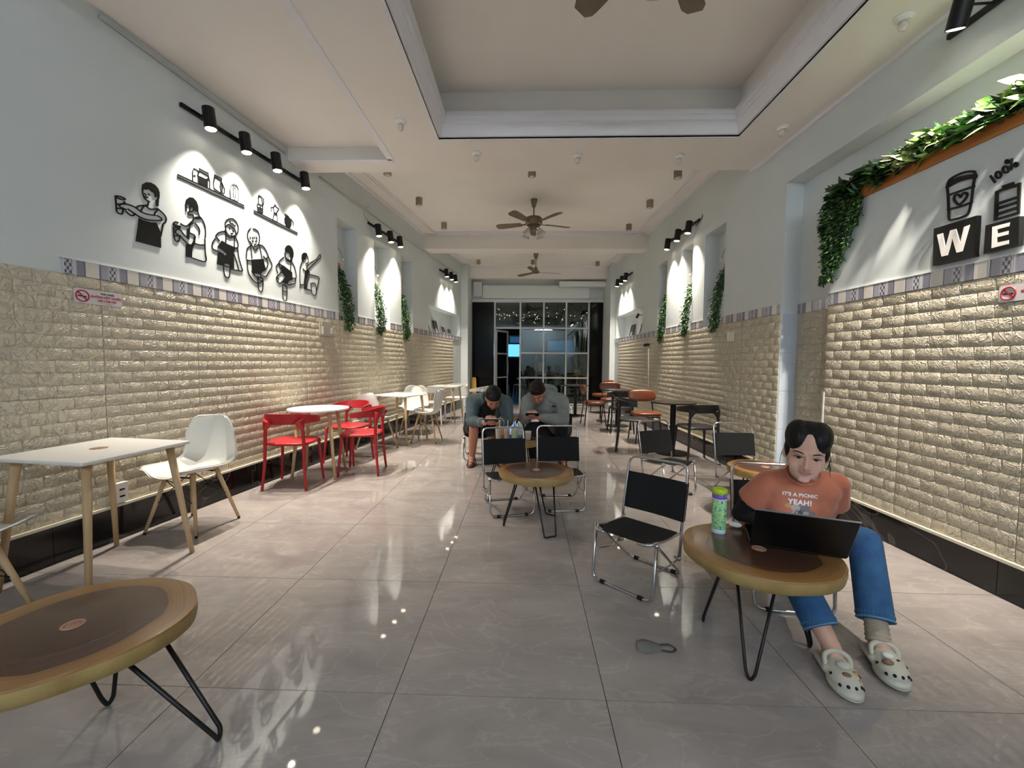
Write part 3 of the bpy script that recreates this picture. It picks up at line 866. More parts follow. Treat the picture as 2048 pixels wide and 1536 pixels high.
# ------------------------------------------------------------------ leather chairs
def make_leather_chair():
    root = thing('leather_chair', 'x', 'chair')
    def pill(c, d, name, rx=0.0, pw=.42):
        b = MB(); n, k = 28, 14; vs_ = []
        for i in range(k+1):
            t = PI*i/k
            for j in range(n):
                a = 2*PI*j/n; q = [math.sin(t)*math.cos(a), math.sin(t)*math.sin(a), math.cos(t)]
                q = [math.copysign(abs(v)**pw, v) for v in q]
                vs_.append((q[0]*d[0], q[1]*d[1], q[2]*d[2]))
        fs = [(i*n+j, (i+1)*n+j, (i+1)*n+(j+1) % n, i*n+(j+1) % n) for i in range(k) for j in range(n)]
        b.add(vs_, fs)
        return b.build(name, MATS['leather_brown'], root, True, Matrix.Translation(c) @ Matrix.Rotation(rx, 4, 'X'))
    pill((0, .01, .450), (.215, .21, .036), 'seat', pw=.55)
    pill((0, -.215, .715), (.225, .040, .098), 'backrest', R(10), .6)
    for sx in (-1, 1):
        MB().tube(smooth_curve([(sx*.205, -.225, 0), (sx*.175, -.175, .42), (sx*.168, -.185, .52), (sx*.160, -.205, .66)], 5), .0105, 8).build('leg', MATS['black_metal'], root, True)
        MB().cyl((sx*.205, .205, 0), (sx*.165, .160, .42), .0105, n=10).build('leg', MATS['black_metal'], root, True)
    b = MB()
    for y in (-.16, .155): b.tube([(-.17, y, .405), (.17, y, .405)], .009, 8)
    for x in (-.17, .17): b.tube([(x, -.16, .405), (x, .155, .405)], .009, 8)
    b.tube([(-.19, .186, .19), (.19, .186, .19)], .006, 8)
    b.build('seat_frame', MATS['black_metal'], root)
    return root
lea0 = make_leather_chair()
GL = 'brown leather chairs at the black tables'
place(lea0, True, 1.92, 6.62, (.02, -1), 'brown leather chair with a padded roll back behind the nearer black table', GL)
place(lea0, False, 1.38, 8.30, (1, .05), 'brown leather chair on the aisle side of the farther black table', GL)
place(lea0, False, 1.86, 9.02, (-.1, -1), 'brown leather chair behind the farther black table', GL)
place(lea0, False, 1.92, 10.32, (-.9, -.45), 'brown leather chair in the corner by the right pilaster', GL)

# ------------------------------------------------------------------ small white tables
def disc(b, c, r_, h, n=48, m=0): return b.lathe([(r_-.002, 0), (r_, .002), (r_, h-.002), (r_-.002, h), (0, h)], n, c, m=m)
def logo(root, z, r_, mt=None):
    b = MB(); b.lathe([(r_, 0), (r_, .0006), (0, .0006)], 32, (0, 0, z)); o = b.build('printed_logo', mt or MATS['logo_brown'], root)
    ring = MB()
    for rr in (r_*.93, r_*.66): ring.tube([(rr*math.cos(2*PI*i/40), rr*math.sin(2*PI*i/40), z+.0007) for i in range(40)], .0011, 5, True)
    for a in range(7):
        t = 2*PI*a/7; ring.tube([(r_*.25*math.cos(t), r_*.25*math.sin(t), z+.0008), (r_*.55*math.cos(t+.5), r_*.55*math.sin(t+.5), z+.0008)], .0014, 5)
    ring.build('printed_ring', MATS['logo_pale'], o)
def table_legs(root, top, foot, zt, r0=.022, r1=.0135):
    for sx in (-1, 1):
        for sy in (-1, 1):
            MB().cyl((sx*foot, sy*foot, 0), (sx*top, sy*top, zt), r1, r0, 14).build('leg', MATS['beech'], root, True)
def make_square_table():
    root = thing('square_table', 'x', 'table')
    b = MB(); b.cbox((0, 0, .729), (.60, .60, .018), .004); b.build('tabletop', [MATS['white_laminate']], root)
    MB().cbox((0, 0, .7185), (.594, .594, .004), .001).build('top_edge', MATS['laminate_edge'], root)
    logo(root, .7385, .042); table_legs(root, .225, .292, .717)
    return root
sq0 = make_square_table()
GT = 'square white tables on wooden legs'
place(sq0, True, -2.49, 2.33, (.12, 1), 'square white table on wooden legs below the barista drawings and the no smoking sign', GT)
place(sq0, False, -1.93, 6.40, (.30, .95), 'square white table on wooden legs between the white shell chairs', GT)
place(sq0, False, -1.66, 8.66, (.14, 1), 'square white table on wooden legs between the white arm chairs', GT)
rt = thing('round_table', 'round white table on wooden legs with red chairs around it', 'table', (-2.245, 4.44, 0), R(10))
b = MB(); disc(b, (0, 0, .722), .31, .018); b.build('tabletop', MATS['white_laminate'], rt, 'auto')
logo(rt, .7402, .045, MATS['logo_pale']); table_legs(rt, .15, .215, .721)

# ------------------------------------------------------------------ round black pedestal tables
def make_black_table():
    root = thing('pedestal_table', 'x', 'table')
    b = MB(); disc(b, (0, 0, .700), .30, .018); b.build('tabletop', MATS['dark_top'], root, 'auto')
    b = MB(); b.lathe([(.225, 0), (.225, .008), (.215, .014), (.06, .024), (0, .024)], 40); b.build('base', MATS['black_metal'], root, 'auto')
    MB().cyl((0, 0, .02), (0, 0, .69), .038, n=20).build('column', MATS['black_metal'], root, 'auto')
    MB().lathe([(.05, .68), (.12, .695), (.12, .70), (0, .70)], 24).build('top_plate', MATS['black_metal'], root)
    return root
bt0 = make_black_table()
place(bt0, True, 2.06, 5.80, (0, 1), 'round dark pedestal table in front of the leather chair with a padded roll back', 'round dark pedestal tables')
place(bt0, False, 1.83, 8.22, (0, 1), 'round dark pedestal table between the two leather chairs farther in', 'round dark pedestal tables')
place(bt0, False, 1.18, 9.70, (0, 1), 'round dark pedestal table nearest the glazed shop front', 'round dark pedestal tables')

# ------------------------------------------------------------------ log slice tables on hairpin legs
def log_material(seed):
    m = bpy.data.materials.new('log_slice'); m.use_nodes = True
    nt = m.node_tree; N = nt.nodes; L = nt.links; b = N['Principled BSDF']
    tc = N.new('ShaderNodeTexCoord'); mp = N.new('ShaderNodeMapping'); mp.inputs['Scale'].default_value = (1, 1, 0.02); mp.inputs['Location'].default_value = (0, 0, seed)
    L.new(tc.outputs['Object'], mp.inputs[0])
    nz = N.new('ShaderNodeTexNoise'); nz.inputs['Scale'].default_value = 3.2; nz.inputs['Detail'].default_value = 2; L.new(mp.outputs[0], nz.inputs['Vector'])
    sp = N.new('ShaderNodeVectorMath'); sp.operation = 'MULTIPLY'; sp.inputs[1].default_value = (1, 1, 0); L.new(tc.outputs['Object'], sp.inputs[0])
    ln = N.new('ShaderNodeVectorMath'); ln.operation = 'LENGTH'; L.new(sp.outputs[0], ln.inputs[0])
    ma = N.new('ShaderNodeMath'); ma.operation = 'MULTIPLY_ADD'; ma.inputs[1].default_value = .11; L.new(nz.outputs[0], ma.inputs[0]); L.new(ln.outputs['Value'], ma.inputs[2])
    r1 = N.new('ShaderNodeValToRGB'); cr = r1.color_ramp
    st = [(0.0, (66, 44, 34)), (0.5, (76, 50, 36)), (0.755, (84, 56, 40)), (0.765, (136, 94, 52)), (0.86, (150, 108, 62)), (1.0, (160, 118, 70))]
    while len(cr.elements) < len(st): cr.elements.new(.5)
    for e_, (p, c) in zip(cr.elements, st): e_.position = p; e_.color = lin(c)
    mr = N.new('ShaderNodeMapRange'); mr.inputs[2].default_value = 0.36; L.new(ma.outputs[0], mr.inputs[0]); L.new(mr.outputs[0], r1.inputs[0])
    wv = N.new('ShaderNodeTexNoise'); wv.inputs['Scale'].default_value = 1.0; wv.inputs['Detail'].default_value = 3
    cmb = N.new('ShaderNodeCombineXYZ'); m8 = N.new('ShaderNodeMath'); m8.operation = 'MULTIPLY'; m8.inputs[1].default_value = 90; L.new(ma.outputs[0], m8.inputs[0]); L.new(m8.outputs[0], cmb.inputs[0]); L.new(cmb.outputs[0], wv.inputs['Vector'])
    rg = N.new('ShaderNodeMapRange'); rg.inputs[1].default_value = .3; rg.inputs[2].default_value = .7; rg.inputs[3].default_value = .78; rg.inputs[4].default_value = 1.12; L.new(wv.outputs[0], rg.inputs[0])
    mu = N.new('ShaderNodeMix'); mu.data_type = 'RGBA'; mu.blend_type = 'MULTIPLY'; mu.inputs[0].default_value = 1.0
    L.new(r1.outputs[0], mu.inputs[6]); L.new(rg.outputs[0], mu.inputs[7]); L.new(mu.outputs[2], b.inputs['Base Color'])
    b.inputs['Roughness'].default_value = 0.26; b.inputs['Coat Weight'].default_value = 0.25; b.inputs['Coat Roughness'].default_value = .12
    return m
mat('log_bark_side', (170, 146, 92), 0.5, var=(146, 118, 68), var_scale=7, bump=.35, bump_scale=30, stretch=(1, 1, .25))
def make_log_table(label, x, y, rx, ry, rot, legs, flat=False, seed=0.0, zt=.43, th=.058, lr=.0062, group='log slice tables on hairpin legs'):
    root = thing('log_table', label, 'table', (x, y, 0), rot, group)
    rnd = random.Random(int(seed*100)+3); ph = [rnd.uniform(0, 6.28) for _ in range(4)]
    n = 64; out = []
    for i in range(n):
        a = 2*PI*i/n; k = 1+.018*math.sin(2*a+ph[0])+.020*math.sin(3*a+ph[1])+.010*math.sin(5*a+ph[2])+.005*math.sin(9*a+ph[3])
        out.append((rx*k*math.cos(a), ry*k*math.sin(a)))
    b = MB(); prof_ = [(.965, -th), (.985, -th+.006), (1.0, -th*.5), (.998, -.008), (.988, -.001), (.975, 0.0)]
    vs_ = [(p[0]*k, p[1]*k, z) for k, z in prof_ for p in out]
    fs = [tuple(range(n-1, -1, -1)), tuple(range(5*n, 6*n))]; mi = [1, 0]
    for r_ in range(5):
        for i in range(n): fs.append((r_*n+i, r_*n+(i+1) % n, (r_+1)*n+(i+1) % n, (r_+1)*n+i)); mi.append(1 if r_ < 3 else 0)
    b.add(vs_, fs); b.mi = mi
    b.build('log_slice', [log_material(seed), MATS['log_bark_side']], root, 'auto', Matrix.Translation((0, 0, zt)))
    lg = MB(); lg.lathe([(.030, 0), (.030, .0006), (0, .0006)], 28, (0, 0, zt)); lo = lg.build('stamped_logo', MATS['logo_brown'], root)
    rg = MB()
    for rr in (.028, .0245): rg.tube([(rr*math.cos(2*PI*i/32), rr*math.sin(2*PI*i/32), zt+.0007) for i in range(32)], .0008, 5, True)
    rg.tube([(-.014, -.004, zt+.0008), (-.006, .009, zt+.0008), (0, -.002, zt+.0008), (.007, .009, zt+.0008), (.014, -.004, zt+.0008)], .001, 5)
    rg.tube([(-.015, -.010, zt+.0008), (.015, -.010, zt+.0008)], .001, 5)
    rg.build('stamped_ring', MATS['logo_pale'], lo)
    zt2 = zt-th
    for a, ro, *ex in legs:
        c_, s_ = math.cos(a), math.sin(a)
        rad, tan = Vector((c_, s_, 0)), Vector((-s_, c_, 0))
        foot = rad*(ro+(ex[0] if ex else .06))
        t0, t1 = rad*ro*.74+tan*.075, rad*ro*.74-tan*.075
        if flat: P = [t0+Vector((0, 0, zt2)), foot+tan*.045+Vector((0, 0, lr)), foot-tan*.045+Vector((0, 0, lr)), t1+Vector((0, 0, zt2))]; P = round_path(P, .008, 3)
        else:
            P = [t0+Vector((0, 0, zt2)), foot+tan*.016+Vector((0, 0, .03)), foot+Vector((0, 0, lr*.2)), foot-tan*.016+Vector((0, 0, .03)), t1+Vector((0, 0, zt2))]; P = round_path(P, .022, 5)
            dz = min(p.z for p in P)-lr
            P = [Vector((p.x, p.y, p.z-dz*max(0, 1-p.z/zt2))) for p in P]
        MB().tube(P, lr, 8).build('hairpin_leg', MATS['wire_black'], root, True)
        MB().bbox((-.1, -.03, -.003), (.02, .03, 0)).build('leg_plate', MATS['wire_black'], root, M=Matrix.Translation(rad*ro*.74+Vector((0, 0, zt2-.0005))) @ Matrix.Rotation(a, 4, 'Z'))
    return root
make_log_table('oval log slice table with a round stamped logo, close by the square white table', -1.41, 1.215, .315, .285, R(38), [(R(-29), .24, .17), (R(80), .17, .04), (R(197), .22, .14)], seed=1.3, lr=.0072)
make_log_table('lumpy log slice table in front of the two empty canvas chairs', .095, 3.165, .295, .255, R(-8), [(R(-60), .20), (R(65), .17), (R(190), .19)], flat=True, seed=2.6)
make_log_table('round log slice table carrying the laptop and the green bottle', 1.062, 1.862, .325, .285, R(-25), [(R(263), .20, .09), (R(170), .17, .05), (R(15), .17, .05)], seed=4.4)
make_log_table('log slice table with iced drinks between the two men', -.12, 4.42, .28, .26, 0, [(R(-50), .19), (R(70), .18), (R(190), .18)], flat=True, seed=5.1)
make_log_table('log slice table half hidden behind the woman at the laptop', 1.94, 3.36, .28, .26, R(15), [(R(205), .19), (R(-40), .18), (R(85), .18)], flat=True, seed=6.7)
make_log_table('log slice table farther back behind the two men', -.20, 6.35, .27, .26, R(15), [(R(205), .19), (R(-40), .18), (R(85), .18)], flat=True, seed=7.9)

# ------------------------------------------------------------------ folding canvas camp chairs
def make_camp_chair():
    root = thing('camp_chair', 'x', 'chair')
    w, tr = .185, .0088
    fy = .195
    P = round_path([(-w, fy-.03, .325), (-w, fy+.005, tr), (w, fy+.005, tr), (w, fy-.03, .325)], .055, 6)
    MB().tube(P, tr, 10).build('front_leg_frame', MATS['chrome'], root, True)
    w2 = w-.014
    P = round_path([(-w2, fy-.045, .30), (-w2, -.205, tr), (w2, -.205, tr), (w2, fy-.045, .30)], .055, 6)
    MB().tube(P, tr*.9, 10).build('rear_leg_frame', MATS['chrome'], root, True)
    w3 = w+.003
    P = round_path([(-w3, -.115, .13), (-w3, -.150, .36), (-w3, -.215, .665), (w3, -.215, .665), (w3, -.150, .36), (w3, -.115, .13)], .055, 6)
    MB().tube(P, tr, 10).build('back_frame', MATS['chrome'], root, True)
    for s in (-1, 1):
        b = MB(); b.tube(smooth_curve([(s*w, fy-.032, .322), (s*w*.97, fy-.005, .318), (s*w*.8, fy+.02, .312), (s*w*.55, fy+.022, .308)], 4), tr*.9, 8)
        b.build('seat_front_bend', MATS['chrome'], root, True)
        MB().tube(smooth_curve([(s*(w-.01), fy-.02, .318), (s*(w-.006), .05, .295), (s*(w-.004), -.13, .285), (s*w, -.150, .300)], 5), tr*.8, 8).build('seat_rail', MATS['chrome'], root, True)
        b = MB(); b.tube([(s*(w+.008), fy-.018, .17), (s*(w-.006), -.02, .135), (s*(w+.006), -.118, .145)], .0055, 8)
        b.build('link_bar', MATS['chrome'], root, True)
        MB().cyl((s*(w-.022), -.113, .145), (s*(w+.016), -.113, .145), .007, n=8).build('rivet', MATS['chrome'], root, True)
        MB().cyl((s*(w-.02), fy-.02, .308), (s*(w+.014), fy-.02, .308), .0075, n=8).build('rivet', MATS['chrome'], root, True)
        for yy in (fy+.005, -.205):
            d = .055 if yy > 0 else .05
            MB().cyl((s*(w-d), yy, .0105), (s*(w-d-.028), yy, .0105), .0125, n=10).build('corner_cap', MATS['rubber'], root)
    # seat sling with notched corners, back sling wrapped round the tubes
    b = MB(); nu, nv = 13, 11
    def seat(u, v):
        x = (u*2-1); y = fy+.012-(fy+.012+.135)*v
        hw = w-.002
        if v < .16: hw = w-.070*(1-v/.16)**.5
        if v > .90: hw = w-.022
        z = .312-.028*v-.030*(1-x*x)*math.sin(PI*min(1, v*1.05))+.002
        return Vector((x*hw, y, z))
    b.grid(seat, nu, nv); b.grid(lambda u, v: seat(u, v)-Vector((0, 0, .004)), nu, nv, flip=True)
    o = b.build('seat_canvas', MATS['black_canvas'], root, True)
    b = MB()
    def back(u, v):
        a = -PI*.5+2*PI*u
        z = .350+.215*v; yb = -.150-(.065)*(z-.36)/.305
        # flattened loop round both posts
        m = 10
        k = u*2
        if k <= 1: x = -w3-.010+(2*w3+.020)*k; y = yb-.011-.010*math.sin(PI*k)
        else: x = w3+.010-(2*w3+.020)*(k-1); y = yb+.011-.014*math.sin(PI*(k-1))
        return Vector((x, y, z))
    b.grid(back, 25, 9)
    b.build('back_canvas', MATS['black_canvas'], root, True)
    return root
camp0 = make_camp_chair()
GC = 'black canvas camp chairs with steel frames'
place(camp0, True, -.14, 3.51, (.25, -.97), 'black canvas camp chair behind the lumpy log table, turned a little towards the aisle', GC)
place(camp0, False, .32, 3.64, (.07, -1), 'black canvas camp chair squarely behind the lumpy log table, before the hooded man', GC)
place(camp0, False, .675, 2.39, (-.68, -.73), 'empty black canvas camp chair turned towards the face mask on the floor', GC)
place(camp0, False, 1.40, 4.08, (.38, -.92), 'black canvas camp chair in the open floor before the nearer black pedestal table', GC)
place(camp0, False, 2.08, 3.98, (.0, -1), 'black canvas camp chair behind the half hidden log table by the pillar', GC)
place(camp0, False, 1.40, 2.27, (-.16, -.99), 'black canvas camp chair the woman at the laptop sits on', GC)
place(camp0, False, -.60, 5.36, (.12, -1), 'black canvas camp chair under the man in the denim jacket', GC)
place(camp0, False, .42, 5.40, (-.12, -1), 'black canvas camp chair under the man in the grey hoodie', GC)
# ================================================================== raised line drawings on the wall
mat('acrylic_black', (12, 12, 13), 0.3)
mat('acrylic_grey', (92, 94, 96), 0.35)
mat('letter_white', (224, 220, 216), 0.4)
class Zm:
    def __init__(s, side, ox, oy, k): s.a = (side, ox, oy, k)
    def __call__(s, p):
        side, ox, oy, k = s.a; return on_wall(side, ox+p[0]*k, oy+p[1]*k, .006)
def wall_art(name, label, cat, zm, fills, strokes, lw=.0095, group=None, mt=None, smooth=True, z=(.001, .005), parts=None):
    side = zm.a[0]; allp = [zm(p) for f in fills for p in f]+[zm(p) for s_ in strokes for p in s_]
    cu, cv = sum(p[0] for p in allp)/len(allp), min(p[1] for p in allp)
    root = thing(name, label, cat, M=(ML if side == 'L' else MR) @ Matrix.Translation((cu, cv, 0)), group=group)
    mt = mt or MATS['acrylic_black']
    b = MB()
    for s_ in strokes:
        q = [zm(p) for p in s_]; q = [(p[0]-cu, p[1]-cv, 0) for p in q]
        if smooth and len(q) > 2: q = [(p.x, p.y) for p in smooth_curve(q, 4)]
        b.stroke([(p[0], p[1]) for p in q], lw, *z)
    o = b.build('line_work', mt, root); o['kind'] = 'stuff'
    for k, f in enumerate(fills):
        q = [zm(p) for p in f]
        MB().prism([(p[0]-cu, p[1]-cv) for p in q], z[0], z[1]+.001).build('solid_area', mt, root)
    return root
GF = 'black cut-out drawings of baristas'
zA, zB, zC, zD, zE = Zm('L', 220, 350, .10417), Zm('L', 330, 380, .12374), Zm('L', 410, 420, .12366), Zm('L', 540, 470, .09112), Zm('L', 350, 320, .12695)
def ell2(cx, cy, rx, ry, n=14, rot=0.0, a0=0.0, a1=2*PI):
    c_, s_ = math.cos(rot), math.sin(rot); out = []
    for i in range(n+1):
        a = a0+(a1-a0)*i/n; x, y = rx*math.cos(a), ry*math.sin(a); out.append((cx+x*c_-y*s_, cy+x*s_+y*c_))
    return out
wall_art('barista_drawing', 'black drawing of a barista in an apron holding a cup out at arm length', 'wall art', zA,
  [[(625, 180), (700, 135), (790, 145), (870, 190), (930, 260), (957, 340), (955, 430), (942, 470), (935, 600), (890, 600), (885, 480), (915, 455), (915, 405), (870, 430), (850, 350), (790, 310), (760, 270), (690, 285), (655, 265), (640, 310), (618, 250)],
   [(560, 820), (640, 865), (780, 905), (895, 912), (980, 1110), (985, 1400), (500, 1270), (540, 1000)]],
  [[(630, 280), (640, 370), (680, 460), (760, 510)], [(745, 505), (735, 575), (700, 600)], [(720, 610), (780, 655), (900, 650)], [(510, 630), (560, 590), (720, 580)], [(655, 600), (625, 640), (600, 705)], [(925, 668), (880, 710), (855, 765)],
   [(930, 650), (1020, 730), (1075, 800), (1085, 860), (1060, 920), (1025, 935), (1005, 1060), (985, 1165)], [(225, 560), (330, 560), (470, 610), (600, 700), (720, 750), (880, 775)], [(360, 660), (480, 740), (600, 815), (740, 862), (985, 872), (990, 830), (920, 780)],
   [(310, 700), (400, 772), (460, 770), (490, 745)], [(110, 410), (125, 560), (140, 710), (235, 742), (265, 640)], ell2(205, 437, 95, 22, 14, .28), [(120, 550), (200, 560), (290, 535), (280, 515)], [(130, 640), (210, 645), (310, 660)], [(205, 560), (190, 600), (230, 630)],
   [(676, 362), (694, 378)], [(745, 365), (758, 378)], [(685, 415), (700, 432), (725, 432)]], group=GF)
wall_art('barista_drawing', 'black drawing of a long haired barista in profile stirring a cup', 'wall art', zB,
  [[(335, 200), (350, 150), (400, 115), (460, 125), (510, 180), (540, 260), (543, 360), (500, 345), (460, 320), (450, 270), (410, 290), (400, 250), (365, 225), (345, 245)], [(490, 430), (540, 425), (585, 440), (580, 470), (520, 475), (480, 460)],
   [(345, 870), (420, 895), (460, 870), (480, 820), (490, 870), (455, 930), (440, 1000), (440, 1095), (345, 1080)], [(360, 620), (395, 640), (395, 790), (360, 760)]],
  [[(345, 250), (350, 340)], [(410, 270), (400, 350), (375, 365), (395, 400), (450, 400), (470, 440), (465, 480), (415, 530), (360, 580), (310, 575), (262, 545)], [(400, 350), (440, 345), (470, 320)], [(545, 370), (560, 420), (610, 480), (650, 580), (660, 690), (655, 770)], [(650, 800), (655, 1000), (660, 1155), (440, 1095)], [(460, 530), (410, 570), (400, 640), (405, 690), (490, 740), (485, 850), (560, 885), (650, 885)], [(490, 535), (545, 600), (565, 660), (555, 715)],
   [(250, 740), (330, 830), (420, 890), (470, 830), (480, 760)], [(190, 640), (250, 640), (310, 720), (390, 790)], [(145, 610), (150, 720), (165, 800), (200, 830), (235, 810), (240, 740)], [(145, 605), (200, 610), (240, 620)], [(150, 740), (240, 735)], [(185, 640), (175, 690), (215, 715)], [(140, 540), (170, 515), (215, 525)], [(140, 550), (190, 570), (250, 590)], [(150, 570), (200, 600), (250, 605)]], group=GF)
wall_art('barista_drawing', 'black drawing of a fair haired barista spooning into a tall cup', 'wall art', zB,
  [[(920, 815), (1000, 865), (1130, 925), (1150, 930), (1110, 1020), (1120, 1275), (1065, 1260), (1060, 1200), (950, 1180), (945, 1225), (845, 1200), (860, 1010), (900, 1020), (960, 1060), (1010, 1040), (940, 980), (850, 920)]],
  [[(985, 590), (975, 545), (1000, 490), (1060, 460), (1120, 475), (1170, 540), (1190, 620), (1170, 700), (1110, 745), (1050, 735), (1000, 680), (980, 600)], [(985, 590), (1030, 555), (1090, 600), (1135, 640), (1150, 700)], [(1055, 510), (1080, 545), (1100, 540), (1115, 570), (1140, 570)], [(825, 745), (870, 690), (980, 660)], [(985, 650), (995, 720), (1060, 770), (1110, 750)], [(980, 660), (990, 780), (985, 850)], [(1125, 760), (1125, 920)], [(1140, 755), (1180, 840), (1185, 920), (1150, 935)],
   [(815, 785), (775, 850), (765, 920), (790, 960), (860, 990), (950, 1040)], [(845, 770), (885, 820)], [(1180, 935), (1195, 1080), (1240, 1240), (1248, 1310), (1065, 1275)], [(1120, 1040), (1160, 1150), (1200, 1295)], [(900, 1050), (920, 1095), (960, 1075), (1015, 1110)], [(950, 1190), (955, 1300), (975, 1390), (1020, 1415), (1045, 1390), (1062, 1230)], ell2(1008, 1212, 58, 26, 14, .25), [(1045, 610), (1050, 630)], [(1105, 655), (1108, 675)], [(1075, 700), (1095, 705)]], group=GF)
wall_art('barista_drawing', 'black drawing of a round headed barista stirring a glass with both hands', 'wall art', zC,
  [[(755, 800), (950, 790), (965, 880), (985, 960), (920, 1000), (905, 1045), (850, 1030), (800, 1030), (765, 990)]],
  [[(745, 295), (705, 340), (690, 420), (715, 500), (740, 520), (770, 580), (810, 590), (860, 560), (885, 500), (880, 400), (850, 330), (785, 300)], [(740, 520), (755, 560)], [(735, 580), (690, 620), (675, 700), (672, 780)], [(880, 560), (940, 580), (990, 650), (1025, 730)], [(745, 575), (755, 680), (765, 780)], [(875, 570), (905, 660), (925, 780)], [(785, 615), (825, 650), (860, 610)], [(680, 805), (745, 820)], [(690, 815), (695, 960), (730, 1060), (800, 1150), (855, 1185)], [(765, 990), (810, 1060), (850, 1085), (870, 1080)],
   [(950, 745), (990, 785), (1030, 750)], [(1030, 755), (1080, 860), (1085, 920), (1040, 990), (990, 1070), (930, 1060)], [(995, 790), (1025, 860), (985, 960), (920, 1000), (905, 1050), (915, 1100)], [(860, 1110), (865, 1200), (880, 1300), (930, 1310), (940, 1110), (860, 1100)], [(850, 1110), (890, 1130), (930, 1150), (880, 1180)], [(735, 440), (738, 460)], [(770, 440), (775, 465)], [(800, 440), (800, 460)], [(830, 440), (845, 460)], [(770, 500), (785, 505)], [(825, 505), (840, 500)], [(805, 555), (820, 560)]], group=GF)
wall_art('barista_drawing', 'black drawing of a dark haired barista pouring milk into a glass', 'wall art', zD,
  [[(330, 300), (355, 245), (405, 218), (460, 240), (505, 310), (525, 400), (515, 480), (480, 530), (460, 480), (430, 400), (380, 375), (345, 395)], [(255, 655), (300, 670), (440, 780), (490, 820), (495, 990), (430, 1000), (380, 1080), (330, 1000), (350, 940), (270, 790), (240, 740)], [(260, 1040), (330, 960), (345, 1020), (330, 1060)]],
  [[(340, 390), (325, 410), (345, 450), (375, 520), (430, 560), (480, 530)], [(315, 485), (240, 540), (200, 610), (260, 660)], [(345, 490), (360, 550), (430, 585), (480, 560)], [(195, 620), (140, 700), (180, 830)], [(210, 640), (225, 720), (250, 750)], [(465, 590), (455, 780)], [(480, 580), (540, 690), (575, 840), (575, 940), (495, 945)], [(570, 950), (555, 1050), (470, 1080), (430, 1100), (385, 1080)], [(250, 810), (155, 920), (150, 970), (205, 1055), (250, 1040), (330, 950)], [(250, 810), (290, 840), (350, 930)], [(165, 930), (195, 965)], [(345, 950), (350, 1050), (330, 1090), (350, 1130)], [(290, 1080), (280, 1200), (295, 1400), (330, 1445), (365, 1430), (380, 1240), (370, 1120), (300, 1100)], [(285, 1210), (330, 1240), (380, 1230)], [(400, 475), (405, 495)], [(440, 470), (455, 465)], [(405, 530), (420, 535)]], group=GF)
wall_art('barista_drawing', 'black drawing of a small barista reaching up beside a coffee machine', 'wall art', zD,
  [[(700, 440), (730, 395), (775, 385), (815, 410), (825, 460), (800, 460), (790, 530), (760, 540), (735, 560), (740, 600), (715, 570), (695, 510)], [(815, 765), (860, 770), (850, 840), (800, 1010), (795, 1170), (900, 1205), (905, 1225), (755, 1190), (750, 1040), (775, 800)]],
  [[(710, 580), (670, 700), (660, 860), (670, 1080), (740, 1080)], [(665, 1085), (665, 1165)], [(730, 740), (770, 785), (810, 780)], [(850, 780), (875, 840)], [(830, 470), (845, 560), (840, 600), (790, 630)], [(880, 615), (980, 560), (1040, 510), (1090, 435), (1115, 430), (1110, 500), (1060, 545), (960, 640), (830, 760), (815, 690), (860, 640)], [(870, 865), (960, 885), (1080, 930), (1070, 1020), (1020, 1230)], [(870, 865), (830, 1000), (810, 1150)], [(900, 1060), (1000, 1075), (1015, 1300), (930, 1290), (900, 1070)]], group=GF)
GSH = 'drawn shelves above the baristas'
sh1 = wall_art('shelf_drawing', 'drawn double line shelf with coffee bags and a jar under the first spots', 'wall art', zE,
  [[(365, 240), (520, 310), (520, 440), (395, 380), (365, 350)]],
  [[(55, 230), (560, 460), (1090, 715)], [(55, 272), (560, 510), (1095, 755)], [(285, 320), (280, 180), (305, 130), (360, 160), (375, 200), (360, 240)], [(390, 135), (535, 210), (530, 250), (385, 170), (390, 135)], [(385, 170), (365, 250)], [(530, 250), (550, 330), (550, 440)], [(510, 300), (510, 420)], [(530, 280), (515, 300), (540, 310)], [(630, 235), (745, 295), (735, 330), (625, 260), (630, 235)], [(625, 265), (608, 360), (615, 440), (720, 520)], [(735, 330), (715, 420), (730, 520), (780, 530), (785, 450), (735, 345)], [(750, 380), (745, 510)], [(310, 240), (325, 250)], [(395, 360), (505, 415)]], lw=.0085, group=GSH, smooth=False)
jar = MB()
for s_ in ([(880, 600), (870, 480), (890, 390), (920, 372), (980, 400), (1002, 460), (1000, 640)], [(925, 400), (925, 600), (950, 605), (960, 430), (930, 420)], [(880, 610), (1000, 645)], [(905, 375), (940, 365), (960, 385)]):
    side_off = (ML @ Matrix.Identity(4)); M0 = MLi @ sh1.matrix_world if False else None
    q = [zE(p) for p in s_]; jar.stroke([(p[0], p[1]) for p in q], .006, .002, .008)
bpy.context.view_layer.update()
jo = jar.build('jar_outline', MATS['acrylic_grey'], sh1, M=sh1.matrix_world.inverted() @ ML); jo['kind'] = 'stuff'
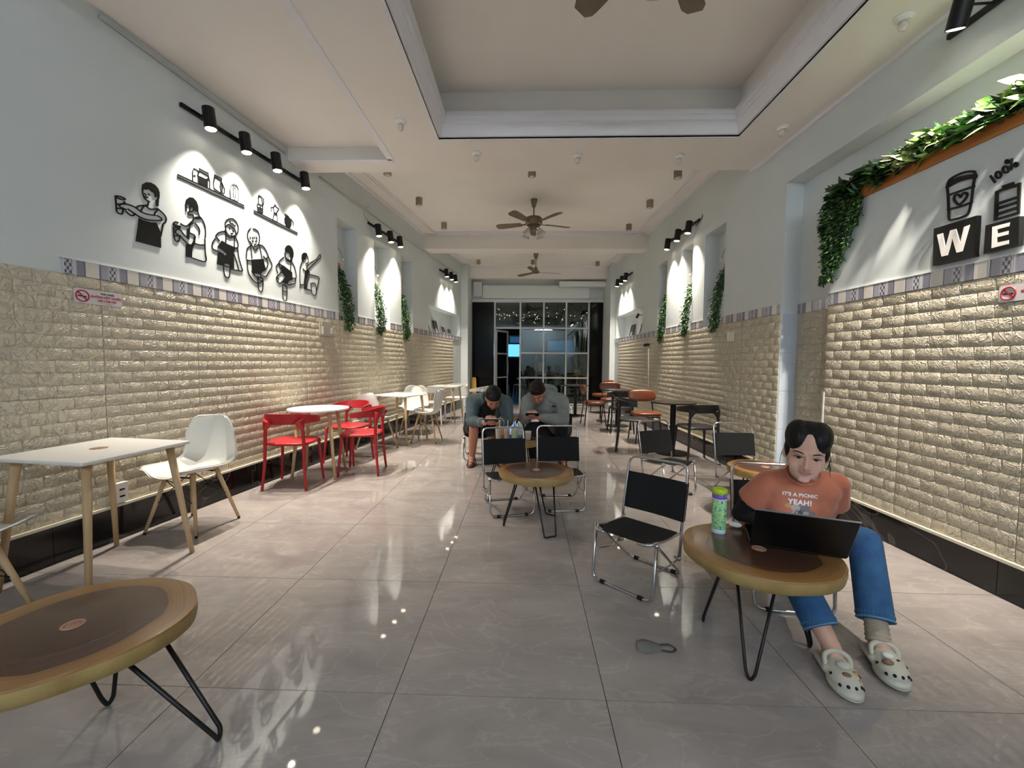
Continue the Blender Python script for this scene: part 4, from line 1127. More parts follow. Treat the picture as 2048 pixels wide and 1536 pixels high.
wall_art('shelf_drawing', 'drawn double line shelf with a press pot, a moka pot and a dark jug', 'wall art', zE,
  [[(1730, 840), (1790, 880), (1835, 950), (1840, 1020), (1815, 1075), (1760, 1050), (1735, 990), (1730, 920), (1750, 880)], [(1325, 550), (1370, 575), (1365, 590), (1320, 570)], [(1300, 790), (1385, 830), (1385, 850), (1310, 815)], [(1565, 820), (1610, 840), (1610, 860), (1565, 850)], [(1545, 945), (1615, 970), (1615, 985), (1540, 960)]],
  [[(1248, 793), (1580, 960), (1935, 1145)], [(1248, 828), (1580, 1000), (1935, 1172)], [(1320, 570), (1320, 680), (1300, 700), (1310, 790)], [(1370, 590), (1385, 700), (1390, 830)], [(1375, 595), (1400, 605), (1400, 710)], [(1320, 690), (1385, 720)], [(1310, 740), (1390, 770)], [(1310, 770), (1390, 800)], [(1350, 700), (1350, 790)], [(1550, 740), (1515, 740), (1520, 810)], [(1550, 740), (1575, 715), (1640, 770), (1610, 810), (1605, 840)], [(1550, 740), (1565, 830), (1545, 940)], [(1610, 860), (1615, 970)], [(1575, 700), (1590, 715)], [(1830, 920), (1865, 980), (1870, 1030)]], lw=.0075, group=GSH, smooth=False)

# ================================================================== lettered board wall
zW = Zm('R', 1880, 320, .14322)
wall_art('cup_drawing', 'black outline of a takeaway cup with a heart above the letter W', 'wall art', zW, [],
  [[(95, 375), (110, 480), (120, 700), (130, 830), (210, 825), (330, 790), (395, 740), (435, 590), (460, 380), (480, 260)], [(95, 375), (130, 280), (230, 215), (350, 170), (470, 160), (485, 190), (500, 215), (490, 250), (400, 255), (250, 300), (100, 385)], [(130, 300), (250, 250), (380, 220), (480, 210)], [(115, 345), (250, 280), (480, 235)], [(130, 485), (290, 430), (470, 370)], [(115, 690), (280, 650), (440, 590)],
   [(290, 510), (250, 485), (205, 500), (195, 550), (225, 595), (270, 622), (330, 570), (375, 500), (365, 460), (330, 460), (300, 490), (288, 515)]], lw=.0115, z=(.002, .009))
def flat_quad(zm, pts): return [zm(p) for p in pts]
wall_art('battery_drawing', 'black battery sign with three bars above the letter E', 'wall art', zW,
  [[(870, 360), (1030, 305), (1035, 330), (1025, 360), (880, 405)], [(775, 440), (880, 395), (885, 425), (815, 455), (800, 810), (1105, 720), (1115, 750), (755, 850)], [(885, 400), (1130, 310), (1110, 745), (1080, 725), (1085, 370), (885, 430)], [(815, 590), (1075, 505), (1072, 540), (812, 625)], [(810, 655), (1070, 575), (1068, 610), (806, 692)], [(805, 735), (1060, 655), (1056, 692), (803, 770)]], [], smooth=False, z=(.002, .009))
wall_art('percent_lettering', 'black 100 percent lettering above the battery sign', 'lettering', zW, [],
  [[(705, 225), (765, 310)], ell2(812, 207, 36, 46, 14, -.3), ell2(915, 133, 38, 46, 14, -.3), ell2(935, 22, 20, 24, 12), [(1000, -10), (990, 130)], ell2(1058, 65, 22, 28, 12)], lw=.0085, z=(.002, .009))
def letter_box(label, ch, quad, polys):
    P = [zW(p) for p in quad]; cu = sum(p[0] for p in P)/4; cv = min(p[1] for p in P)
    r_ = thing('letter_box', label, 'sign', M=MR @ Matrix.Translation((cu, cv, 0)), group='black letter boxes')
    u0, u1 = min(p[0] for p in P), max(p[0] for p in P); v1 = max(p[1] for p in P)
    MB().prism([(p[0]-cu, p[1]-cv) for p in P], .002, .03).build('box', MATS['acrylic_black'], r_)
    for q in polys: MB().prism([(zW(p)[0]-cu, zW(p)[1]-cv) for p in q], .0302, .034).build('letter', MATS['letter_white'], r_)
letter_box('black box with a white letter W', 'W', [(-35, 960), (570, 775), (535, 1350), (-50, 1480)],
  [[(20, 1045), (95, 1022), (138, 1225), (205, 985), (285, 962), (345, 1160), (400, 935), (480, 905), (375, 1275), (295, 1295), (235, 1095), (165, 1330), (82, 1350)]])
letter_box('black box with a white letter E', 'E', [(695, 915), (1170, 785), (1160, 1190), (665, 1315)],
  [[(800, 935), (1042, 872), (1032, 925), (870, 968), (868, 1030), (1022, 990), (1018, 1040), (865, 1080), (862, 1155), (1028, 1120), (1024, 1172), (788, 1232)]])
# wooden plank on top of the board, leafy garland
mat('plank_wood', (196, 128, 62), 0.5, var=(168, 100, 44), var_scale=5, stretch=(.3, 3, 3))
pk = thing('wood_plank', 'orange brown wooden plank along the top of the lettered board', 'plank', M=MR @ Matrix.Translation((uR(1.95), INF_TOP, 0)))
MB().cbox((0, .055, -.01), (3.30, .106, .05), .004).build('board', MATS['plank_wood'], pk)

mat('leaf_dark', (40, 70, 36), 0.45, var=(26, 52, 26), var_scale=20)
mat('leaf_mid', (84, 128, 50), 0.45, var=(60, 104, 40), var_scale=20)
mat('leaf_pale', (176, 190, 120), 0.45, var=(140, 164, 90), var_scale=20)
mat('leaf_cream', (226, 226, 184), 0.5)
mat('vine_stem', (60, 66, 36), 0.7)
def leaf_shape(l=1.0, w=.36):
    """leaf folded along its rib, tip at +x"""
    xs = [0, .18, .42, .7, 1.0]; ws = [.04, .75, 1.0, .62, 0]
    vs_ = []; fs = []
    for x, q in zip(xs, ws):
        vs_ += [(x*l, -w*q/2*l, .05*q*l-.10*x*x*l), (x*l, 0, -.10*x*x*l), (x*l, w*q/2*l, .05*q*l-.10*x*x*l)]
    for i in range(4):
        a = i*3; fs += [(a, a+3, a+4, a+1), (a+1, a+4, a+5, a+2)]
    return vs_, fs
LV, LF = leaf_shape()
def leaf_me(mt, w=.36):
    v, f = leaf_shape(1, w); b = MB(); b.add(v, f); return b.mesh('leaf', mt, True)
LEAVES = [leaf_me(MATS['leaf_dark']), leaf_me(MATS['leaf_mid']), leaf_me(MATS['leaf_pale']), leaf_me(MATS['leaf_cream'], .5)]
def rnd_rot(): return Matrix.Rotation(random.uniform(0, 2*PI), 3, 'Z') @ Matrix.Rotation(random.uniform(-1, 1), 3, 'Y') @ Matrix.Rotation(random.uniform(-1, 1), 3, 'X')
rg = random.Random(11)
gar = thing('leaf_garland', 'artificial leaf garland lying along the plank above the lettered board', 'garland', M=MR @ Matrix.Translation((uR(2.6), INF_TOP+.10, 0)))
u_a, u_b = uR(3.58)-uR(2.6), uR(2.1)-uR(2.6)
stem = [(u_a+(u_b-u_a)*i/40, .012+.012*math.sin(i*1.1), -.005+.02*math.sin(i*.7)) for i in range(41)]
MB().tube(stem, .004, 6).build('stem', MATS['vine_stem'], gar)
for k in range(290):
    t = rg.random(); u = u_a+(u_b-u_a)*t
    pos = Vector((u, .012+rg.uniform(-.065, .075), rg.uniform(.0, .055)))
    y_here = 2.6-u/NR
    if y_here > 3.05: mset = [0, 0, 0, 1]; size = rg.uniform(.085, .135)
    elif y_here > 2.86: mset = [3, 3, 2, 0]; size = rg.uniform(.085, .135)
    elif y_here > 2.62: mset = [1, 2, 2, 1]; size = rg.uniform(.085, .135)
    else: mset = [0, 1, 1, 2]; size = rg.uniform(.095, .15)
    ax = Vector((-1 if rg.random() < .75 else 1, rg.uniform(-.7, .9), rg.uniform(-.1, 1.0))).normalized()
    up = Vector((rg.uniform(-.4, .4), rg.uniform(.2, 1), rg.uniform(.1, 1)))
    y_ = up.cross(ax).normalized(); z_ = ax.cross(y_)
    Mx = Matrix(((ax.x, y_.x, z_.x), (ax.y, y_.y, z_.y), (ax.z, y_.z, z_.z))).to_4x4()
    inst('leaf', LEAVES[rg.choice(mset)], gar, Matrix.Translation(pos) @ Mx @ Matrix.Scale(size, 4))
def leaf_mass(b, n, fn, s0, s1, seed, droop=.7):
    r_ = random.Random(seed)
    for k in range(n):
        p, out = fn(r_)
        ax = (Vector(out)+Vector((r_.uniform(-.6, .6), r_.uniform(-.6, .6)-droop, r_.uniform(-.6, .6)))).normalized()
        up = Vector((r_.uniform(-1, 1), r_.uniform(-1, 1), r_.uniform(-1, 1))); y_ = up.cross(ax).normalized(); z_ = ax.cross(y_)
        s_ = r_.uniform(s0, s1); m_ = r_.choice((0, 0, 1))
        b.add([Vector(p)+(ax*v[0]+y_*v[1]+z_*v[2])*s_ for v in LV], LF, m_)
b = MB()
def gfill(r_):
    u = u_a+(u_b-u_a)*r_.random(); return (u, .005+r_.uniform(-.055, .065), r_.uniform(-.02, .045)), (-.8, .6, r_.uniform(0, 1))
leaf_mass(b, 620, gfill, .055, .095, 17, -.2)
o = b.build('small_leaves', [MATS['leaf_dark'], MATS['leaf_mid']], gar, True); o['kind'] = 'stuff'
# hanging curtain of small leaves at the end of the board
cur = thing('hanging_vine', 'dark green curtain of small leaves hanging down the end of the lettered board', 'plant', M=MR @ Matrix.Translation((uR(3.52), 1.93, 0)))
b = MB()
def curtain(r_):
    v = r_.random(); strands = 6; s_ = min(5, int(r_.random()**1.25*6)); u = -.15+.31*s_/(strands-1)+r_.gauss(0, .020)
    low = [0.0, .02, .10, .16, .25, .40][s_]
    vv = low+(0.76-low)*v
    return (u+.02*math.sin(v*7+s_), vv, .012+abs(r_.gauss(.012, .012))), (r_.uniform(-1, 1), 0, .8)
leaf_mass(b, 3400, curtain, .024, .044, 5)
o = b.build('foliage', [MATS['leaf_dark'], MATS['leaf_mid']], cur, True); o['kind'] = 'stuff'
for s_ in range(6):
    u = -.15+.31*s_/5; MB().tube([(u, .74, .012), (u+.01, .4, .014), (u, [0.0, .02, .10, .16, .25, .40][s_], .012)], .002, 5).build('stem', MATS['vine_stem'], cur)

# ================================================================== vines in wooden planters in the niches
mat('planter_wood', (206, 158, 92), 0.5, var=(182, 132, 70), var_scale=6, stretch=(1, 4, 1))
mat('flower_yellow', (226, 190, 96), 0.5)
def niche_vine(side, u0, u1, vtop, vbot, label, seed, lean):
    M = ML if side == 'L' else MR; s_ = 1 if side == 'L' else -1
    near, far_ = (u0, u1) if side == 'L' else (u1, u0)       # near = jamb closer to the camera
    d = 1 if far_ > near else -1
    cu = near+d*.10
    root = thing('hanging_planter', label, 'planter', M=M @ Matrix.Translation((cu, vbot, -ND)), group='niche vines in wooden planters')
    h = vtop-vbot
    MB().bbox((-.085, h-.05, .012), (.085, h+.055, .024)).bbox((-.085, h-.05, .024), (-.073, h+.055, .12)).bbox((.073, h-.05, .024), (.085, h+.055, .12)).bbox((-.085, h-.05, .108), (.085, h+.055, .12)).bbox((-.073, h-.05, .024), (.073, h-.035, .108)).build('wooden_box', MATS['planter_wood'], root)
    MB().bbox((-.11, h+.055, .004), (.11, h+.16, .014)).build('back_board', MATS['planter_wood'], root)
    MB().tube(smooth_curve([(-.06, h+.05, .07), (-.02, h+.22, .09), (.06*d, h+.24, .12), (.12*d, h+.12, .14)], 5), .0028, 6).build('wire_stem', MATS['cable_black'], root)
    MB().ell((.12*d, h+.11, .14), (.016, .022, .016), 10, 8).build('flower', MATS['leaf_cream'], root, True)
    b = MB()
    def fn(r_):
        t = r_.random(); st = r_.randrange(5)
        bx = (-.085+.17*st/4)+r_.gauss(0, .022)
        lo = [0, .06, .02, .12, .2][st]*h*.6
        v = h-.02-(h-.02-lo)*t
        w_ = .13+.10*math.sin(min(1, t*1.3)*PI/2)+r_.gauss(0, .018)
        return (bx+d*lean*t, v, w_), (r_.uniform(-1, 1), 0, r_.uniform(.1, 1))
    leaf_mass(b, 1250, fn, .028, .050, seed)
    o = b.build('foliage', [MATS['leaf_dark'], MATS['leaf_mid']], root, True); o['kind'] = 'stuff'
    for st in range(5):
        bx = -.07+.14*st/4
        MB().tube(smooth_curve([(bx, h, .07), (bx, h+.02, .12), (bx+d*lean*.3, h*.7, .18), (bx+d*lean, [0, .06, .02, .12, .2][st]*h*.6, .22)], 4), .0025, 5).build('stem', MATS['vine_stem'], root)
niche_vine('L', *NICHE_L[0], 2.52, 1.66, 'planter with a long trailing vine in the niche beside the smallest barista drawing', 21, .12)
niche_vine('L', *NICHE_L[1], 2.50, 1.66, 'planter with a spot lit vine in the middle niche on the white table side', 22, .05)
niche_vine('L', *NICHE_L[2], 2.50, 1.62, 'planter with a vine in the niche nearest the picture ledge on the white table side', 23, .05)
niche_vine('R', *NICHE_R[0], 2.50, 1.66, 'planter with a vine in the niche above the light switch', 24, .06)
niche_vine('R', *NICHE_R[1], 2.50, 1.66, 'planter with a spot lit vine in the middle niche on the black table side', 25, .05)
niche_vine('R', *NICHE_R[2], 2.50, 1.62, 'planter with a vine in the niche nearest the picture ledge on the black table side', 26, .05)

# ================================================================== signs, switches, sockets, cables
mat('sign_white', (214, 206, 206), 0.3)
mat('sign_red', (168, 28, 44), 0.4)
mat('sign_black', (24, 20, 22), 0.4)
mat('sign_edge', (150, 148, 150), 0.4)
mat('metal_panel', (176, 172, 160), 0.35, metal=.3)
def no_smoking(label, side, cu, cv, w, h):
    root = thing('no_smoking_sign', label, 'sign', M=(ML if side == 'L' else MR) @ Matrix.Translation((cu, cv, .009)), group='no smoking signs')
    pts = [(p.x, p.y) for p in round_path([(-w/2, -h/2, 0), (w/2, -h/2, 0), (w/2, h/2, 0), (-w/2, h/2, 0)], .014, 4, True)]
    MB().prism(pts, 0, .003).build('plate', MATS['sign_edge'], root)
    MB().prism([(p[0]*.985, p[1]*.955) for p in pts], .003, .0036).build('face', MATS['sign_white'], root)
    cx = -w/2+h*.5; r_ = h*.36
    b = MB(); b.tube([(cx+r_*math.cos(2*PI*i/32), r_*math.sin(2*PI*i/32), .004) for i in range(32)], h*.04, 6, True); b.build('red_ring', MATS['sign_red'], root)
    MB().stroke([(cx-r_*.72, r_*.72), (cx+r_*.72, -r_*.72)], h*.075, .0036, .0052).build('red_bar', MATS['sign_red'], root)
    MB().stroke([(cx-r_*.62, -r_*.02), (cx+r_*.52, -r_*.10)], h*.085, .0036, .0046).build('cigarette', MATS['sign_black'], root)
    for txt, x, y, s_, m_ in (('VUI LÒNG', .22, .27, .155, 'sign_black'), ('KHÔNG HÚT THUỐC', .20, .04, .165, 'sign_red'), ('XIN CẢM ƠN', .20, -.20, .165, 'sign_red')):
        me = text_mesh(txt, h*s_*1.15, .0004, h*.006); me.materials.clear(); me.materials.append(MATS[m_]); wid = max(v.co.x for v in me.vertices)-min(v.co.x for v in me.vertices)
        lim = w-h*1.02
        k = min(1, lim/wid)
        inst('lettering', me, root, Matrix.Translation((x*w*.8+.0, y*h, .0042)) @ Matrix.Diagonal((k, 1, 1, 1)))
    MB().stroke([(w*.05, -h*.38), (w*.12, -h*.36), (w*.18, -h*.39), (w*.27, -h*.37)], h*.02, .0036, .0042).build('small_mark', MATS['planter_wood'], root)
ca = on_wall('L', 195, 595); no_smoking('no smoking sign with red ring beneath the outstretched barista drawing', 'L', ca[0], ca[1]-.003, .285, .098)
no_smoking('no smoking sign with red ring beneath the letter E box', 'R', uR(2.385)+.142, 1.648, .285, .092)
def plate(name, label, cat, side, pa, pb, parts, off=.009):
    a, b_ = on_wall(side, *pa, off), on_wall(side, *pb, off); cu, cv = (a[0]+b_[0])/2, min(a[1], b_[1]); w, h = abs(a[0]-b_[0]), abs(a[1]-b_[1])
    root = thing(name, label, cat, M=(ML if side == 'L' else MR) @ Matrix.Translation((cu, cv, off)))
    for nm, x0, y0, x1, y1, z0, z1, mt in parts:
        MB().cbox(((x0+x1)/2*w, (y0+y1)/2*h, (z0+z1)/2), ((x1-x0)*w, (y1-y0)*h, z1-z0), .002).build(nm, MATS[mt], root)
    return root
plate('breaker_box', 'grey metal breaker box on the foam bricks by the vine niches', 'switch box', 'L', (638, 641), (662, 672), [('backplate', -.5, 0, .5, 1, 0, .012, 'metal_panel'), ('lower_cover', -.42, .05, .42, .62, .012, .045, 'metal_panel'), ('upper_cover', -.42, .68, .42, .98, .012, .026, 'metal_panel'), ('switch', .2, .15, .36, .25, .045, .052, 'white_gloss'), ('switch', .2, .30, .36, .40, .045, .052, 'white_gloss'), ('switch', .2, .45, .36, .55, .045, .052, 'white_gloss')])
plate('wall_socket', 'white double wall socket low on the foam wall behind the square table', 'socket', 'L', (222, 968), (250, 1000), [('box', -.5, 0, .5, 1, 0, .035, 'white_gloss'), ('socket_slot', -.2, .62, .2, .70, .035, .0355, 'rubber'), ('socket_slot', -.2, .28, .2, .36, .035, .0355, 'rubber')])
plate('wall_socket', 'small white wall socket low on the foam wall behind the red chairs', 'socket', 'L', (704, 843), (716, 853), [('box', -.5, 0, .5, 1, 0, .03, 'white_gloss'), ('socket_slot', -.2, .45, .2, .55, .03, .0305, 'rubber')])
plate('light_switch', 'cream double light switch on the foam wall beneath a vine niche', 'switch', 'R', (1456, 664), (1468, 682), [('plate', -.5, 0, .5, 1, 0, .012, 'trim_cream'), ('rocker', -.42, .12, -.03, .88, .012, .018, 'white_gloss'), ('rocker', .03, .12, .42, .88, .012, .018, 'white_gloss')])
plate('junction_box', 'white junction box on the border in the recess beside the leaf curtain', 'switch box', 'R', (1643, 604), (1655, 615), [('box', -.5, 0, .5, 1, -.15, -.13, 'white_gloss')])
plate('wall_access_plate', 'blank painted access plate high on the wall between spots and niche', 'plate', 'L', (632, 367), (662, 402), [('plate', -.5, 0, .5, 1, -.008, -.004, 'wall_paint')])
# wall spot on its bracket in the recess
sw = thing('wall_spot', 'brown adjustable wall spot lamp beside the leaf curtain', 'wall lamp', M=MR @ Matrix.Translation((uR(3.71), 2.445, -.17)))
mat('bronze', (70, 62, 52), .35, metal=.5)
MB().lathe([(.035, 0), (.035, .02), (.02, .03), (0, .03)], 18).build('wall_rose', MATS['bronze'], sw, 'auto')
MB().tube(smooth_curve([(0, 0, .02), (0, .015, .06), (-.01, .02, .09)], 4), .008, 8).build('arm', MATS['bronze'], sw)
MB().cyl((.02, .02, .09), (-.13, .012, .12), .027, .029, 16).build('lamp_head', MATS['bronze'], sw, 'auto')
MB().cyl((-.1305, .012, .1201), (-.134, .0118, .1208), .022, n=14).build('lens', MATS['sign_edge'], sw)
# conduits
def wall_tube(name, label, cat, side, pts, r_, mt, off=.012, group=None):
    P = [on_wall(side, *p, off) for p in pts]; cu, cv = P[0][0], min(p[1] for p in P)
    root = tag(MB().tube(round_path([(p[0]-cu, p[1]-cv, off) for p in P], .03, 3), r_, 7).build(name, mt, None, True, (ML if side == 'L' else MR) @ Matrix.Translation((cu, cv, 0))), label, cat, group)
    return root
wall_tube('conduit', 'pale conduit pipe running below the ceiling above the vine niches', 'pipe', 'L', [(640, 354), (740, 426), (850, 506), (915, 547)], .011, MATS['conduit'])
wall_tube('conduit', 'pale conduit pipe under the ceiling above the barista drawings', 'pipe', 'L', [(198, 32), (476, 236), (570, 306)], .011, MATS['conduit'])
wall_tube('cable', 'thin cable looping down to the track light by the vine niches', 'cable', 'L', [(738, 412), (728, 422), (729, 433), (738, 443)], .005, MATS['conduit'])
wall_tube('cable', 'thin cable dropping to the last barista spot', 'cable', 'L', [(604, 316), (606, 330), (607, 346)], .004, MATS['sign_red'])
wall_tube('cable', 'black cable looping to the track light above the light switch', 'cable', 'R', [(1405, 428), (1404, 436), (1396, 447), (1392, 452)], .005, MATS['cable_black'])
wall_tube('conduit', 'white vertical cable trunking on the black table side of the foam wall', 'pipe', 'R', [(1297, 697), (1297, 776)], .010, MATS['trim_cream'], .014)
plate('cctv_bracket', 'small black bracket lamp at the top of the white cable trunking', 'bracket', 'R', (1290, 688), (1299, 692), [('arm', -.5, 0, .5, 1, .0, .03, 'black_metal')])

# ================================================================== leaning pictures on the far ledges
mat('picture_dark', (44, 46, 46), .4, var=(96, 96, 92), var_scale=12)
mat('picture_brown', (110, 90, 80), .4, var=(60, 50, 46), var_scale=14)
mat('picture_pale', (190, 182, 174), .5, var=(150, 140, 130), var_scale=10)
def picture(side, y, w, h, label, mt, two=False):
    M = ML if side == 'L' else MR; u = uL(y) if side == 'L' else uR(y); v = 1.88 if side == 'L' else 1.85
    root = thing('leaning_picture', label, 'picture', M=M @ Matrix.Translation((u, v+.001, -.12)) @ Matrix.Rotation(R(-14), 4, 'X'), group='pictures leaning on the far ledges')
    MB().bbox((-w/2, 0, 0), (w/2, .012, .015)).bbox((-w/2, h-.012, 0), (w/2, h, .015)).bbox((-w/2, .012, 0), (-w/2+.012, h-.012, .015)).bbox((w/2-.012, .012, 0), (w/2, h-.012, .015)).build('frame', MATS['black_metal'], root)
    MB().bbox((-w/2+.012, h*.42, .002), (w/2-.012, h-.012, .006)).build('print', MATS[mt], root)
    MB().bbox((-w/2+.012, .012, .002), (w/2-.012, h*.42, .006)).build('print_base', MATS['picture_pale'], root)
picture('L', 8.95, .30, .42, 'tall black framed picture leaning at the near end of the ledge past the vines', 'picture_dark')
picture('L', 9.55, .22, .30, 'medium framed picture leaning next to the tall one on the ledge', 'picture_brown')
picture('L', 10.05, .16, .20, 'small framed picture leaning on the ledge past the white chairs', 'picture_brown')
picture('L', 10.50, .16, .18, 'smallest framed picture leaning at the pilaster end of the ledge', 'picture_dark')
picture('R', 9.05, .44, .46, 'wide black framed picture leaning on the ledge over the leather chairs', 'picture_dark')
picture('R', 9.95, .26, .30, 'brown framed picture leaning on the ledge over the leather chairs', 'picture_brown')
ls = thing('ledge_spot', 'small bronze spot lamp fixed in the ledge recess over the leaning pictures', 'wall lamp', M=MR @ Matrix.Translation((uR(9.35), 2.30, -.22)))
MB().tube([(0, 0, 0), (0, .01, .10)], .008, 8).build('arm', MATS['bronze'], ls); MB().cyl((0, .03, .10), (-.05, -.05, .13), .026, .03, 14).build('lamp_head', MATS['bronze'], ls)

# ================================================================== ceiling fittings
GD = 'unlit ceiling lamp holders'
def socket_lamp(px, py, z, label):
    p = at_z(px, py, z); root = thing('ceiling_bulb', label, 'ceiling lamp', (p.x, p.y, z), 0, GD)
    MB().lathe([(0, 0), (.052, 0), (.055, .004-.012), (.040, -.014), (.038, -.030), (0, -.030)][::-1], 22).build('rose', MATS['lamp_white'], root, 'auto')
    MB().lathe([(0, -.082), (.014, -.080), (.024, -.068), (.027, -.055), (.022, -.040), (.018, -.030)], 18).build('bulb', MATS['bulb_glass'], root, True)
def drum_lamp(px, py, z, label, lit=False):
    p = at_z(px, py, z); root = thing('ceiling_drum', label, 'ceiling lamp', (p.x, p.y, z), 0, 'nickel drum ceiling lamps')
    MB().lathe([(.045, -.11), (.052, -.108), (.052, 0)], 22).build('drum', MATS['nickel'], root, 'auto')
    MB().ell((0, 0, -.108), (.036, .036, .024), 16, 8).build('bulb', MATS['bulb_glass'], root, True)
for px, py, wd in ((801, 243, 'nearest the left strip of the ceiling'), (953, 306, 'between the tray and the fan'), (1155, 311, 'before the fan with glass shades'), (1358, 312, 'before the fan near the niche wall'), (1564, 254, 'beside the tray above the recess'), (1808, 34, 'by the tray above the leaf garland')):
    socket_lamp(px, py, ZB1, 'bare bulb holder on the lower ceiling '+wd)
for px, py, wd in ((775, 333, 'above the barista wall'), (1064, 336, 'just past the band before the fan'), (1356, 340, 'above the vine niche wall'), (838, 396, 'over the red chairs'), (1300, 401, 'over the black chairs'), (888, 446, 'over the shell chairs by the beam'), (1258, 449, 'over the leather chairs by the beam')):
    drum_lamp(px, py, Z2, 'nickel drum ceiling lamp '+wd)
for px, py, wd in ((957, 520, 'over the white arm chairs'), (1195, 523, 'over the farther leather chairs'), (1066, 520, 'behind the three blade fan')):
    drum_lamp(px, py, Z3, 'nickel drum ceiling lamp past the beam '+wd)

# ================================================================== ceiling fans
mat('fan_wood', (118, 106, 88), .45, var=(102, 92, 74), var_scale=8)
mat('fan_metal', (120, 108, 88), .35, metal=.6)
mat('shade_glass', (206, 202, 192), .25)
def fan_blade(l0, l1, w0, w1, th=.006):
    b = MB(); n = 10; pr = []
    for i in range(n+1):
        t = i/n; x = l0+(l1-l0)*t; w = w0+(w1-w0)*min(1, t*1.3)
        if t > .9: w *= math.sqrt(max(0.05, 1-((t-.9)/.1)**2*.6))
        pr.append((x, w))
    poly = [(x, -w/2) for x, w in pr]+[(x, w/2) for x, w in pr[::-1]]
    return b.prism(poly, -th/2, th/2)
def big_fan(label, loc, rod, rot, zr=0.0):
    root = thing('ceiling_fan', label, 'ceiling fan', loc, rot)
    MB().lathe([(.012, -.13), (.030, -.11), (.048, -.03), (.055, -.006), (.055, 0)], 22).build('canopy', MATS['fan_metal'], root, 'auto')
    MB().cyl((0, 0, -rod), (0, 0, -.12), .011, n=12).build('rod', MATS['fan_metal'], root, 'auto')
    MB().lathe([(.05, -rod-.14), (.11, -rod-.13), (.135, -rod-.10), (.135, -rod-.035), (.12, -rod-.012), (.03, -rod), (.02, -rod+.01)], 28).build('motor', MATS['fan_metal'], root, 'auto')
    me = fan_blade(.20, .62, .10, .145).mesh('blade', MATS['fan_wood']); arm = MB().bbox((.10, -.018, -.004), (.26, .018, .004)).mesh('blade_iron', MATS['fan_metal'])
    for k in range(5):
        Mx = Matrix.Translation((0, 0, -rod-.10)) @ Matrix.Rotation(2*PI*k/5, 4, 'Z') @ Matrix.Rotation(R(12), 4, 'X')
        o = inst('blade', me, root, Mx); inst('blade_iron', arm, o, Matrix.Translation((0, 0, -.006)))
    MB().lathe([(.02, -rod-.22), (.05, -rod-.20), (.05, -rod-.14)], 20).build('light_hub', MATS['fan_metal'], root, 'auto')
    for k in range(4):
        a = 2*PI*k/4+.5; d = Vector((math.cos(a), math.sin(a), 0)); z0 = -rod-.18
        o = MB().tube(smooth_curve([d*.04+Vector((0, 0, z0)), d*.09+Vector((0, 0, z0+.01)), d*.12+Vector((0, 0, z0-.03))], 4), .008, 8).build('lamp_arm', MATS['fan_metal'], root)
        ax = (d*.55+Vector((0, 0, -1))).normalized(); x_, y_, z_ = basis_z(ax)
        Mx = Matrix(((x_.x, y_.x, z_.x), (x_.y, y_.y, z_.y), (x_.z, y_.z, z_.z)))
        MB().lathe([(.018, 0), (.030, .012), (.042, .045), (.058, .085), (.066, .095), (.060, .093), (.038, .045), (.014, .004)], 20, d*.12+Vector((0, 0, z0-.03)), Mx).build('glass_shade', MATS['shade_glass'], o, True)
    MB().tube([(.02, .02, -rod-.22), (.02, .02, -rod-.33)], .0018, 5).build('pull_chain', MATS['fan_metal'], root)
f1 = at_z(1068, 399, Z2)
big_fan('five blade ceiling fan with glass lamp shades before the beam', (f1.x, f1.y, Z2), .27, R(20))
big_fan('five blade ceiling fan hanging in the recessed tray', (.70, 2.28, 3.86), .28, R(55))
f3 = at_z(1072, 507, Z3)
f3r = thing('ceiling_fan', 'three blade brown ceiling fan past the beam', 'ceiling fan', (f3.x, f3.y, Z3), R(14))
MB().lathe([(.02, -.14), (.045, -.10), (.06, -.01), (.06, 0)], 20).build('canopy', MATS['fan_metal'], f3r, 'auto')
MB().cyl((0, 0, -.33), (0, 0, -.12), .010, n=10).build('rod', MATS['fan_metal'], f3r)
MB().lathe([(.03, -.47), (.09, -.455), (.10, -.43), (.06, -.40), (.035, -.33), (.02, -.31)], 24).build('motor', MATS['fan_metal'], f3r, 'auto')
bl = fan_blade(.09, .62, .07, .105).mesh('blade', MATS['fan_wood'])
for k in range(3): inst('blade', bl, f3r, Matrix.Translation((0, 0, -.44)) @ Matrix.Rotation(2*PI*k/3, 4, 'Z') @ Matrix.Rotation(R(14), 4, 'X'))

# boxes over the shop front
mat('pvc_box', (214, 220, 218), .45)
def front_box(name, label, pa, pb, d, Y):
    a, c = at_y(*pa, Y), at_y(*pb, Y)
    o = MB().cbox(((a.x+c.x)/2, Y+d/2, (a.z+c.z)/2), (abs(c.x-a.x), d, abs(a.z-c.z)), .01).build(name, MATS['pvc_box'])
    return tag(o, label, 'box')
front_box('equipment_box', 'long white box under the end beam over the shop front', (1119, 562), (1215, 573), .18, 11.62)
front_box('equipment_box', 'small upright white box beside the left pilaster over the shop front', (947, 563), (964, 592), .16, 11.84)
front_box('shutter_housing', 'long pale roller housing across the wall over the glazing', (965, 570), (1180, 597), .12, 11.87)
